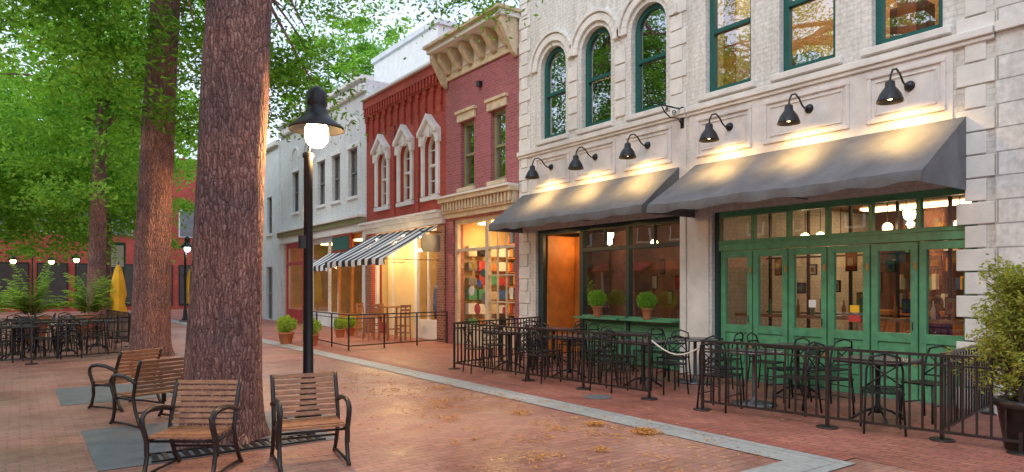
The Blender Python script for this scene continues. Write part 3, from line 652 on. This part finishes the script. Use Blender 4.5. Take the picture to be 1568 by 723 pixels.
for i in range(8):
    f=i/7; y=.215+.145*f; z=.47+.40*f
    dv=Vector((0,.145,.40)).normalized()*.021; nv=Vector((0,-.4,.145)).normalized()*.010
    c=Vector((0,y,z))
    A_=[c-dv-nv,c+dv-nv,c+dv+nv,c-dv+nv]
    m.prism([p+Vector((-hw+.005,0,0)) for p in A_],[p+Vector((hw-.005,0,0)) for p in A_],'wood')
chair_me=m.mesh('wooden_slat_armchair')
def pb(x,y,deg,sc=.86): place(chair_me,'wooden_slat_armchair',(x,y,.006),math.radians(deg),sc=sc)
pb(1.22,6.42,-36,.84); pb(2.16,6.17,-10); pb(1.25,9.05,-158); pb(1.15,10.45,-150)

# ================= CAFE FURNITURE
m=MB()
for sx in (-1,1):
    m.tube([(sx*.2,-.2,0),(sx*.185,-.18,.44)],.013,'black',6); m.tube([(sx*.2,.24,0),(sx*.18,.19,.45),(sx*.175,.22,.7),(sx*.14,.25,.84),(0,.265,.88)],.013,'black',6)
    m.tube([(sx*.19,-.19,.2),(sx*.19,.21,.2)],.008,'black',5)
    m.tube([(sx*.178,.195,.52),(-sx*.165,.235,.78)],.009,'black',5)
m.tube([(-.178,.2,.52),(.178,.2,.52)],.010,'black',5); m.tube([(-.168,.23,.76),(.168,.23,.76)],.012,'black',5)
m.box(-.2,.2,-.2,-.18,.435,.455,'black'); m.box(-.2,.2,.18,.2,.435,.455,'black')
for i in range(8): a=-.2+.0514*i; m.box(a,a+.036,-.18,.18,.44,.452,'black')
cafe_me=m.mesh('metal_cafe_chair')
m=MB(); m.box(-.37,.37,-.37,.37,.725,.745,'tabletop'); m.box(-.36,.36,-.36,.36,.70,.724,'black'); m.lathe((0,0,0),[(.05,.7),(.03,.66),(.028,.2),(.05,.15),(.05,.1)],'black',10)
for a in range(4):
    t_=a*math.pi/2+math.pi/4; m.tube([(0,0,.16),(.15*math.cos(t_),.15*math.sin(t_),.12),(.3*math.cos(t_),.3*math.sin(t_),.02)],.016,'black',6)
table_me=m.mesh('metal_cafe_table')
m=MB(); m.lathe((0,0,0),[(.30,0),(.30,.02),(.06,.04),(.03,.1),(.028,.68),(.1,.7),(.36,.705),(.37,.72),(.36,.735)],'tabletop',26); rt_me=m.mesh('round_cafe_table')
def setting(x,y,rot,n=4,rd=False):
    place(rt_me if rd else table_me,'metal_cafe_table' if not rd else 'round_cafe_table',(x,y,.005),rot)
    for i in range(n):
        a=rot+i*2*math.pi/n; r_=.54+random.uniform(-.03,.14)
        o=place(cafe_me,'metal_cafe_chair',(x+r_*math.sin(a),y+r_*math.cos(a),.005),0)
        o.rotation_euler=(0,0,-a+random.uniform(-.35,.35))
for x,y,r_,n in ((7.65,10.7,.1,4),(9.0,11.0,.0,4),(7.8,9.1,-.1,4),(9.2,9.2,.05,2),(8.05,7.6,.1,4),(9.2,7.5,0,2),(8.1,5.6,.1,4),(9.3,5.7,.05,2),(8.3,4.05,.0,3)):
    setting(x,y,r_,n,rd=(y in (7.5,5.6)))
for x,y in ((11.5,4.0),(11.3,6.2),(11.3,9.2),(11.3,10.4)): setting(x,y,0,2)
for x,y,r_ in ((-.1,18.6,.2),(.9,18.9,0),(1.6,20.3,.1),(.3,20.6,.3),(1.1,22.2,0),(0,22.8,.1),(-.6,20.4,0)): setting(x,y,r_,4)
m=MB(); m.box(-.35,.35,-.35,.35,.98,1.02,'wood'); 
for a in (-1,1):
    for b in (-1,1): m.box(a*.3-.02,a*.3+.02,b*.3-.02,b*.3+.02,0,.98,'wood')
m.box(-.3,.3,-.02,.02,.3,.34,'wood'); m.make('wooden_bar_table',None,(9.2,19.0,.005)); 
m=MB(); 
for a in (-1,1):
    m.bar((a*.17,-.17,0),(a*.15,-.15,.7),.03,.03,'wood'); m.bar((a*.17,.19,0),(a*.15,.17,.72),.03,.03,'wood'); m.bar((a*.15,.17,.72),(a*.15,.22,1.08),.03,.03,'wood')
for z in (.25,.45): m.bar((-.17,-.165,z),(.17,-.165,z),.02,.03,'wood'); m.bar((-.17,.18,z),(.17,.18,z),.02,.03,'wood')
for z in (.82,.92,1.04): m.bar((-.15,.2,z),(.15,.2,z),.02,.06,'wood')
m.box(-.18,.18,-.18,.18,.7,.735,'wood'); st=m.mesh('wooden_bar_chair')
for x,y,r_ in ((9.2,18.3,math.pi),(9.2,19.75,0),(8.5,19.0,-1.5),(9.0,20.6,.4)): place(st,'wooden_bar_chair',(x,y,.005),r_)

# ================= IRON FENCES
def fence(pts,h=.9,sp=.115,posts=1.6,name='iron_fence',base=True,pk=.018):
    m=MB()
    for si,((ax,ay),(bx,by)) in enumerate(zip(pts,pts[1:])):
        L=math.hypot(bx-ax,by-ay); n=max(1,int(L/sp))
        P=lambda t,z:(ax+(bx-ax)*t,ay+(by-ay)*t,z)
        m.bar(P(0,h),P(1,h),.04,.03,'bronze'); m.bar(P(0,.12),P(1,.12),.028,.028,'bronze')
        m.bar(P(0,h-.1),P(1,h-.1),.024,.020,'bronze')
        for i in range(1,n): m.bar(P(i/n,.12),P(i/n,h-.005),pk,pk,'bronze')
        k=max(1,round(L/posts))
        for i in range(1 if si else 0,k+1):
            m.bar(P(i/k,.0),P(i/k,h+.012),.033,.033,'bronze')
            if base: c=P(i/k,0); m.lathe((c[0],c[1],.005),[(.12,0),(.12,.012),(.10,.018)],'bronze',14)
    return m.make(name)
fence([(9.9,12.6),(6.9,11.5),(7.05,9.3),(7.28,6.75)])
fence([(7.2,5.75),(7.45,4.2),(7.78,2.45),(8.6,2.0)])
fence([(9.95,3.45),(7.8,3.15)])
fence([(9.9,16.9),(6.7,16.3),(6.95,20.4)],sp=1.2,posts=1.2,name='iron_rail_fence',base=False)
fence([(-1.8,17.2),(.2,17.3),(2.2,18.0),(2.4,21),(2.2,24.4)],sp=.16)
m=MB(); m.tube([(7.3,6.72,.84)]+[(7.3-.05*t/8,6.72-.95*t/8,.84-.16*math.sin(math.pi*t/8)) for t in range(1,8)]+[(7.2,5.77,.84)],.011,'rope',8); m.make('rope_barrier')

# ================= FOLIAGE HELPERS
def quads(name,V,k,parent=None):
    n=len(V); me=bpy.data.meshes.new(name); me.vertices.add(n*4); me.vertices.foreach_set('co',V.reshape(-1).astype(np.float32))
    me.loops.add(n*4); me.loops.foreach_set('vertex_index',np.arange(n*4,dtype=np.int32))
    me.polygons.add(n); me.polygons.foreach_set('loop_start',np.arange(0,n*4,4,dtype=np.int32)); me.polygons.foreach_set('loop_total',np.full(n,4,dtype=np.int32))
    me.materials.append(M[k]); me.update(calc_edges=True); me.validate()
    return place(me,name,parent=parent)
def leafq(C,L,W,droop=0.0):
    n=len(C); a=rng.normal(size=(n,3)); a[:,2]=a[:,2]*.6-droop; a/=np.linalg.norm(a,axis=1)[:,None]
    r=rng.normal(size=(n,3)); b=np.cross(a,r); b/=np.linalg.norm(b,axis=1)[:,None]
    L=L*rng.uniform(.6,1.25,(n,1)); W=W*rng.uniform(.6,1.25,(n,1))
    return np.stack([C-a*L/2,C+b*W/2,C+a*L/2,C-b*W/2],1)
def crown(name,c,rad,ncl,nl,L,W,k,parent,clr=(.45,.9),shellb=.45,zmin=-9,extra=()):
    c=np.array(c);rad=np.array(rad)
    d=rng.normal(size=(ncl*2,3)); d/=np.linalg.norm(d,axis=1)[:,None]
    q=d*rng.uniform(0,1,(ncl*2,1))**shellb
    q*=1+.18*np.sin(d[:,[0]]*5+c[0])+.15*np.sin(d[:,[1]]*7+c[1])
    P=c+q*rad; P=P[P[:,2]>zmin][:ncl]
    for (ec,er,en) in extra: P=np.concatenate([P,np.array(ec)+rng.uniform(-1,1,(en,3))*np.array(er)])
    allc=[]
    for p in P:
        r=rng.uniform(*clr); m=int(nl*rng.uniform(.5,1.3))
        x=rng.normal(size=(m,3))*np.array([r,r,r*.42])*.55
        x[:,2]-=.25*(x[:,0]**2+x[:,1]**2)/max(r,.1)
        allc.append(p+x)
    C=np.concatenate(allc); quads(name,leafq(C,L,W,.3),k,parent); return P
def trunk(mb,path,rad,n=40,rings=70,rough=.035,seed=0):
    P=[Vector(p) for p in path]; vs=[]
    rs=np.random.default_rng(seed); ph=rs.uniform(0,6.28,12)
    for i in range(rings+1):
        t=i/rings*(len(P)-1); k=min(int(t),len(P)-2); f=t-k; p=P[k].lerp(P[k+1],f); r=rad[k]*(1-f)+rad[k+1]*f
        for j in range(n):
            a=2*math.pi*j/n
            z=p.z
            w_=1+rough*(math.sin(3*a+ph[0]+z*.3)+.7*math.sin(7*a+ph[1]+z*.6)+.5*math.sin(13*a+ph[2]-z*1.2)+.35*math.sin(19*a+ph[3]+z*3))
            fl=math.exp(-z/.25)*.16*(1+math.sin(5*a+ph[4])) if z<1.5 else 0
            vs.append((p.x+r*(w_+fl)*math.cos(a),p.y+r*(w_+fl)*math.sin(a),z))
    mb.add(vs,[(i*n+j,i*n+(j+1)%n,(i+1)*n+(j+1)%n,(i+1)*n+j) for i in range(rings) for j in range(n)],'bark',True)
def limbs(mb,p0,targets,r0=.14):
    for q in targets:
        p=Vector(p0)+Vector((0,0,random.uniform(-.8,1.6))); q=Vector(q); mid=p.lerp(q,.5)+Vector((random.uniform(-.3,.3),random.uniform(-.3,.3),random.uniform(.1,.7)))
        pts=[]
        for t in range(9):
            u=t/8; pts.append(p*(1-u)**2+mid*2*u*(1-u)+q*u*u+Vector((random.uniform(-.05,.05),)*3))
        mb.tube(pts,[r0*(1-.88*t/8) for t in range(9)],'bark',7)
        for _ in range(3):
            s_=pts[random.randint(3,7)]; e_=s_+Vector((random.uniform(-1,1),random.uniform(-1,1),random.uniform(-.6,.4)))
            mb.tube([s_,s_.lerp(e_,.5)+Vector((0,0,.1)),e_],[r0*.25,r0*.15,r0*.06],'bark',5)
def tree(name,path,rad,c,cr,ncl,nl,L,W,k='leaf',seed=0,nl_=10,rings=70,**kw):
    e=empty(name); P=crown('foliage',c,cr,ncl,nl,L,W,k,e,**kw)
    mb=MB(); trunk(mb,path,rad,seed=seed,rings=rings)
    idx=list(rng.choice(len(P),min(nl_,len(P)),replace=False))+list(range(len(P)-4,len(P)))*(1 if kw.get('extra') else 0)
    limbs(mb,path[-1],[tuple(P[i]) for i in idx],rad[-1]*.45)
    mb.make('trunk_and_limbs',e); return e
tree('oak_tree',[(1.72,7.64,0),(1.74,7.63,.5),(1.80,7.58,2.5),(1.9,7.5,5),(2.0,7.4,8)],[.40,.375,.335,.32,.25],(1.4,8.0,9.4),(4.6,5.2,3.0),150,110,.14,.045,seed=1,nl_=12,zmin=6.6,extra=[((5.9,11.0,7.15),(1.5,.9,.22),12)])
tree('oak_tree',[(2.44,17.8,0),(2.46,17.78,1),(2.55,17.7,4),(2.75,17.5,8.3),(2.8,17.4,11)],[.42,.40,.35,.31,.22],(2.5,17.8,9.8),(4.3,5.0,4.9),400,130,.17,.06,seed=2,nl_=24,zmin=5.2,extra=[((5.0,15.9,6.5),(.9,1.2,1.1),24)])
tree('oak_tree',[(2.2,29,0),(2.3,28.9,4),(2.4,28.9,8)],[.3,.26,.2],(2.2,29,9),(4.2,5,5.2),290,110,.22,.09,'leafb',seed=3,zmin=3.8)
tree('oak_tree',[(-3.4,14,0),(-3.4,14,4),(-3.2,14.1,7)],[.4,.35,.3],(-2.2,14.3,8.0),(4.2,5.0,3.6),190,120,.16,.06,'leafb',seed=4,zmin=5.2)
tree('maple_tree',[(-.9,34,0),(-.9,34,3),(-.8,34,6)],[.22,.2,.14],(-.6,34,6.8),(4.2,4,4.0),270,110,.24,.11,'leafb',seed=5,zmin=2.9)
tree('maple_tree',[(3.4,38,0),(3.4,38,3),(3.5,38,6)],[.2,.18,.12],(3.4,38,7.2),(3.6,4,4.4),230,110,.26,.12,'leafb',seed=6,zmin=3.2)
tree('maple_tree',[(-3.5,42,0),(-3.5,42,3),(-3.4,42,6)],[.22,.2,.14],(-3.2,44,8),(5,4,5.5),180,100,.3,.14,'leafb',seed=7,zmin=3)
tree('oak_tree',[(1.9,-2.8,0),(1.9,-2.8,4),(2,-2.8,7)],[.4,.35,.3],(2,-2.8,9.6),(4.0,4.0,2.8),90,80,.22,.08,seed=8,zmin=6.6,rings=20)
tree('oak_tree',[(-5.5,5,0),(-5.5,5,4),(-5.4,5,7)],[.4,.35,.3],(-5.2,5,9),(4.2,4.6,3.6),110,80,.24,.09,seed=9,zmin=4.5,rings=20)
tree('maple_tree',[(17.5,34,0),(17.5,34,5),(17.5,34,9)],[.3,.25,.2],(16.6,35,13),(5.4,5,4.0),230,100,.28,.13,'leafb',seed=10,rings=20)
tree('maple_tree',[(8,60+8,0),(8,68,5),(8,68,9)],[.3,.25,.2],(6,68,13),(12,4,7),200,80,.55,.33,'leafb',seed=11,rings=20)

# potted plants
def pot(mb,c,r,h,k='terra'):
    mb.lathe(c,[(r*.65,0),(r*.7,.02),(r*.95,h*.85),(r*1.05,h*.87),(r*1.05,h),(r*.93,h),(r*.9,h*.9)],k,20); mb.lathe((c[0],c[1],c[2]+h*.86),[(r*.9,0),(r*.9,.02)],'soil',16)
for x,y,s_,z0 in ((6.08,19.3,1,0),(6.45,18.3,.95,0),(8.3,20.9,.8,0),(8.9,21.5,.8,0),(9.86,9.2,.68,.965),(9.86,10.6,.72,.965)):
    e=empty('potted_shrub'); m=MB(); pot(m,(x,y,.005+z0),(.22 if not z0 else .15)*s_,.33*s_); m.tube([(x,y,.25*s_+z0),(x,y,.5*s_+z0)],.015,'bark',6)
    m.make('pot',e)
    d=rng.normal(size=(2200,3)); d/=np.linalg.norm(d,axis=1)[:,None]; d*=rng.uniform(.3,1,(2200,1))**.4
    quads('foliage',leafq(np.array([x,y,.55*s_+z0])+d*np.array([.27,.27,.25])*s_*(1+.15*np.sin(d[:,[0]]*9)),.06*s_,.03*s_),'fern' if not z0 else 'leafb',e)
def fern(x,y,s_=1,k='terra'):
    e=empty('potted_fern'); m=MB(); pot(m,(x,y,.005),.36*s_,.6*s_,k); m.make('pot',e); Q=[]
    for i in range(90):
        a=rng.uniform(0,6.28); L=rng.uniform(.7,1.25)*s_; ri=rng.uniform(.7,1.9)
        for t in range(14):
            u=t/13; rr=L*u*.75*max(.25,1.5-ri*.6); z=.6*s_+L*(ri*1.05*u-.6*u*u*ri**.5)
            p=np.array([x+rr*math.cos(a),y+rr*math.sin(a),z])
            if t>1:
                side=np.array([-math.sin(a),math.cos(a),0])
                for sg in (-1,1):
                    tip=p+side*sg*.17*s_*math.sin(math.pi*(u*.85+.1))+np.array([math.cos(a)*.08,math.sin(a)*.08,-.04]); w_=np.array([math.cos(a),math.sin(a),0])*.035
                    Q.append([p-w_,(p+tip)/2-w_*.9,tip,(p+tip)/2+w_*.9])
    quads('fronds',np.array(Q),'fern',e)
fern(.3,24.6,1.2); fern(1.75,24.9,1.2); fern(-.9,23.8,1.1)
e=empty('potted_arborvitae_shrub'); m=MB(); pc=(7.98,2.46,.005)
m.lathe(pc,[(.17,0),(.19,.02),(.25,.42),(.28,.43),(.28,.5),(.25,.5),(.24,.44)],'bronze',24); m.lathe((pc[0],pc[1],.43),[(.24,0),(.24,.02)],'soil',16)
Q=[]
for i in range(260):
    z0=.48+rng.uniform(0,1.15); a=rng.uniform(0,6.28); L=rng.uniform(.28,.62)*(1.22-.42*z0)+.13; b0=Vector((pc[0],pc[1],z0)); d=Vector((math.cos(a)*.75,math.sin(a)*.75,rng.uniform(.25,1.1))).normalized()
    tip=b0+d*L; m.tube([b0,b0.lerp(tip,.5)-Vector((0,0,.02)),tip],[.008,.005,.002],'bark',4)
    n=60; t=rng.uniform(.2,1.08,(n,1)); C=np.array(b0)+np.array(d)*L*t+rng.normal(size=(n,3))*.034
    Q.append(C)
m.tube([(pc[0],pc[1],.45),(pc[0]+.02,pc[1],1.2),(pc[0],pc[1],1.85)],[.03,.018,.006],'bark',6); m.make('pot_and_stems',e)
quads('foliage',leafq(np.concatenate(Q),.06,.02,-.3),'leafy',e)
# catkins on paving
C=[]
for i in range(300):
    y=rng.uniform(3.9,12.5); x=rng.normal(4.9-.04*(y-6),.75)
    if x>6.0 and rng.uniform()<.7: x=5.5+rng.uniform(-.3,.1)
    r=rng.uniform(.02,.12); n=int(rng.uniform(1,18)); C.append(np.array([x,y,.014])+rng.normal(size=(n,3))*np.array([r,r*1.3,.003]))
for i in range(260):
    y=rng.uniform(4.0,14); x=rng.uniform(1.2,7.4); r=.05; n=int(rng.uniform(1,4)); C.append(np.array([x,y,.014])+rng.normal(size=(n,3))*np.array([r,r,.003]))
for x,y,r,n in ((5.55,5.2,.12,520),(5.4,5.85,.09,300),(4.6,4.9,.07,90),(5.1,6.9,.12,130),(4.7,8.2,.2,130),(4.2,7.1,.14,100),(3.9,5.0,.15,100),(5.4,9.4,.2,130),(4.9,5.9,.16,120)):
    q=rng.normal(size=(n,3))*np.array([r*.6,r*.6,r*.22]); q[:,2]=np.abs(q[:,2])+.014; C.append(np.array([x,y,0])+q)
C=np.concatenate(C); V=leafq(C,.055,.014); V[:,:,2]=np.maximum(V[:,:,2]*.6+.007,.013); quads('fallen_catkin_leaves',V,'catkin')

# closed umbrella
m=MB(); m.lathe((0,0,0),[(.3,0),(.28,.06),(.05,.1),(.025,.15),(.022,2.55),(.01,2.6)],'black',14)
vs=[];n=24
for i,(r_,z) in enumerate(((.03,2.5),(.09,2.35),(.15,2.0),(.20,1.5),(.15,1.2),(.24,.85),(.2,.78))):
    for j in range(n): a=2*math.pi*j/n; q=r_*(1+.28*math.cos(8*a)); vs.append((q*math.cos(a),q*math.sin(a),z))
m.add(vs,[(i*n+j,i*n+(j+1)%n,(i+1)*n+(j+1)%n,(i+1)*n+j) for i in range(6) for j in range(n)],'yellow',True)
um=m.mesh('closed_patio_umbrella'); place(um,'closed_patio_umbrella',(2.5,24.5,.0),sc=.92); place(um,'closed_patio_umbrella',(6.9,37,.0))

# ================= PEOPLE (seated inside the restaurant)
def person(x,y,z,rz,jacket,lean=0.0):
    e=empty('seated_person',(x,y,z)); e.rotation_euler=(0,0,rz)
    L=lambda p:(p[0],p[1]-lean*max(0,p[2]-.5),p[2]-lean*.35*max(0,p[2]-.5))
    J={'pel':((0,.0,.53),.135),'sp':((0,.03,.75),.125),'ch':((0,0,.98),.145),'nk':((0,-.02,1.15),.055),'hd':((0,-.03,1.22),.055)}
    Ed=[('pel','sp'),('sp','ch'),('ch','nk'),('nk','hd')]
    for s_,t in ((-1,'l'),(1,'r')):
        J.update({'sh'+t:((s_*.17,0,1.05),.065),'el'+t:((s_*.25,-.04,.80),.047),'wr'+t:((s_*.12,-.27,.76),.032),'ha'+t:((s_*.08,-.35,.765),.034),
                  'hp'+t:((s_*.1,-.04,.51),.09),'kn'+t:((s_*.12,-.44,.5),.066),'an'+t:((s_*.12,-.46,.11),.045),'to'+t:((s_*.13,-.6,.05),.04)})
        Ed+= [('ch','sh'+t),('sh'+t,'el'+t),('el'+t,'wr'+t),('wr'+t,'ha'+t),('pel','hp'+t),('hp'+t,'kn'+t),('kn'+t,'an'+t),('an'+t,'to'+t)]
    ks=list(J); me=bpy.data.meshes.new('body'); me.from_pydata([L(J[k][0]) for k in ks],[(ks.index(a),ks.index(b)) for a,b in Ed],[])
    o=place(me,'body',parent=e); md=o.modifiers.new('skin','SKIN'); sv=me.skin_vertices[0].data
    for i,k in enumerate(ks): sv[i].radius=(J[k][1],J[k][1]*.85)
    sv[0].use_root=True
    sb=o.modifiers.new('sub','SUBSURF'); sb.levels=2; sb.render_levels=2
    mt,nt,out=newmat('clothes'); tc=nd(nt,'ShaderNodeTexCoord'); sp=nd(nt,'ShaderNodeSeparateXYZ',{0:tc.outputs['Object']})
    col=ramp(nt,sp.outputs[2],[(0,(.03,.03,.03)),(.08,(.04,.05,.10)),(.58,(.04,.05,.10)),(.6,jacket)]); col.node.color_ramp.interpolation='CONSTANT'
    p=nd(nt,'ShaderNodeBsdfPrincipled',{'Base Color':col,'Roughness':.85}); nt.links.new(p.outputs[0],out.inputs[0]); me.materials.append(mt)
    h=MB(); c=L((0,-.04,1.33)); h.ball(c,.088,'skin',18,1.25); h.ball((c[0],c[1]-.09,c[2]-.01),.016,'skin',8,1.4)
    for s_ in (-1,1):
        h.ball((c[0]+s_*.03,c[1]-.078,c[2]+.012),.010,'hair',8); h.ball((c[0]+s_*.088,c[1],c[2]),.02,'skin',8,1.4)
        hx,hy,hz=L(J['ha'+('l' if s_<0 else 'r')][0]); h.ball((hx,hy,hz),.034,'skin',10,.6)
        for f_ in range(4): h.tube([(hx+s_*(-.027+.018*f_),hy-.02,hz),(hx+s_*(-.03+.019*f_),hy-.065,hz+.004),(hx+s_*(-.03+.019*f_),hy-.095+.008*abs(f_-1),hz-.012)],[.009,.008,.006],'skin',6)
        h.tube([(hx-s_*.03,hy+.0,hz),(hx-s_*.055,hy-.03,hz),(hx-s_*.05,hy-.055,hz-.004)],[.011,.009,.007],'skin',6)
    h.box(c[0]-.022,c[0]+.022,c[1]-.087,c[1]-.08,c[2]-.05,c[2]-.042,'redtrim')
    h.ball((c[0],c[1]+.018,c[2]+.03),.098,'hair',18,1.1); h.make('head_and_hands',e)
    st_=MB(); st_.box(-.2,.2,-.2,.2,.37,.41,'orange')
    for a in (-1,1):
        for b in (-1,1): st_.box(a*.17-.015,a*.17+.015,b*.17-.015,b*.17+.015,.02,.37,'orange')
    st_.box(-.2,.2,.2,.23,.37,.9,'orange'); st_.make('stool',e)
person(11.45,4.72,.0,-.5,(.26,.08,.38)); 

# ================= WORLD / SUN
wd=bpy.data.worlds.new('World'); S.world=wd; wd.use_nodes=True; nt=wd.node_tree; nt.nodes.clear()
el,az=math.radians(38),math.radians(250)
sky=nt.nodes.new('ShaderNodeTexSky'); sky.sky_type='NISHITA'; sky.sun_disc=False; sky.sun_elevation=el; sky.sun_rotation=az; sky.dust_density=2.0
tc=nd(nt,'ShaderNodeTexCoord'); mp=nd(nt,'ShaderNodeMapping',{'Vector':tc.outputs['Generated'],'Scale':(1,1,2.5)})
n=nd(nt,'ShaderNodeTexNoise',{'Vector':mp.outputs[0],'Scale':2.0,'Detail':7.0,'Roughness':.6})
f=ramp(nt,n.outputs['Fac'],[(.30,(.4,.4,.4)),(.62,(1,1,1))])
col=mul(nt,sky.outputs[0],(8.9,10.1,12.2),f,'MIX')
bg=nd(nt,'ShaderNodeBackground',{'Color':col,'Strength':.15}); o=nt.nodes.new('ShaderNodeOutputWorld'); nt.links.new(bg.outputs[0],o.inputs[0])
sd=Vector((math.sin(az)*math.cos(el),math.cos(az)*math.cos(el),math.sin(el)))
sun=light('SUN','sun',(0,0,30),1.2,(1,.92,.84)); sun.data.angle=math.radians(14); sun.rotation_euler=sd.to_track_quat('Z','Y').to_euler()

# ================= CAMERA
cd=bpy.data.cameras.new('camera'); co=bpy.data.objects.new('camera',cd); S.collection.objects.link(co); S.camera=co
co.location=(0,0,1.6); co.rotation_euler=(math.radians(90),0,math.radians(-35.8)); cd.lens=24; cd.sensor_width=36; cd.shift_y=.05; cd.clip_end=1000; cd.clip_start=.05
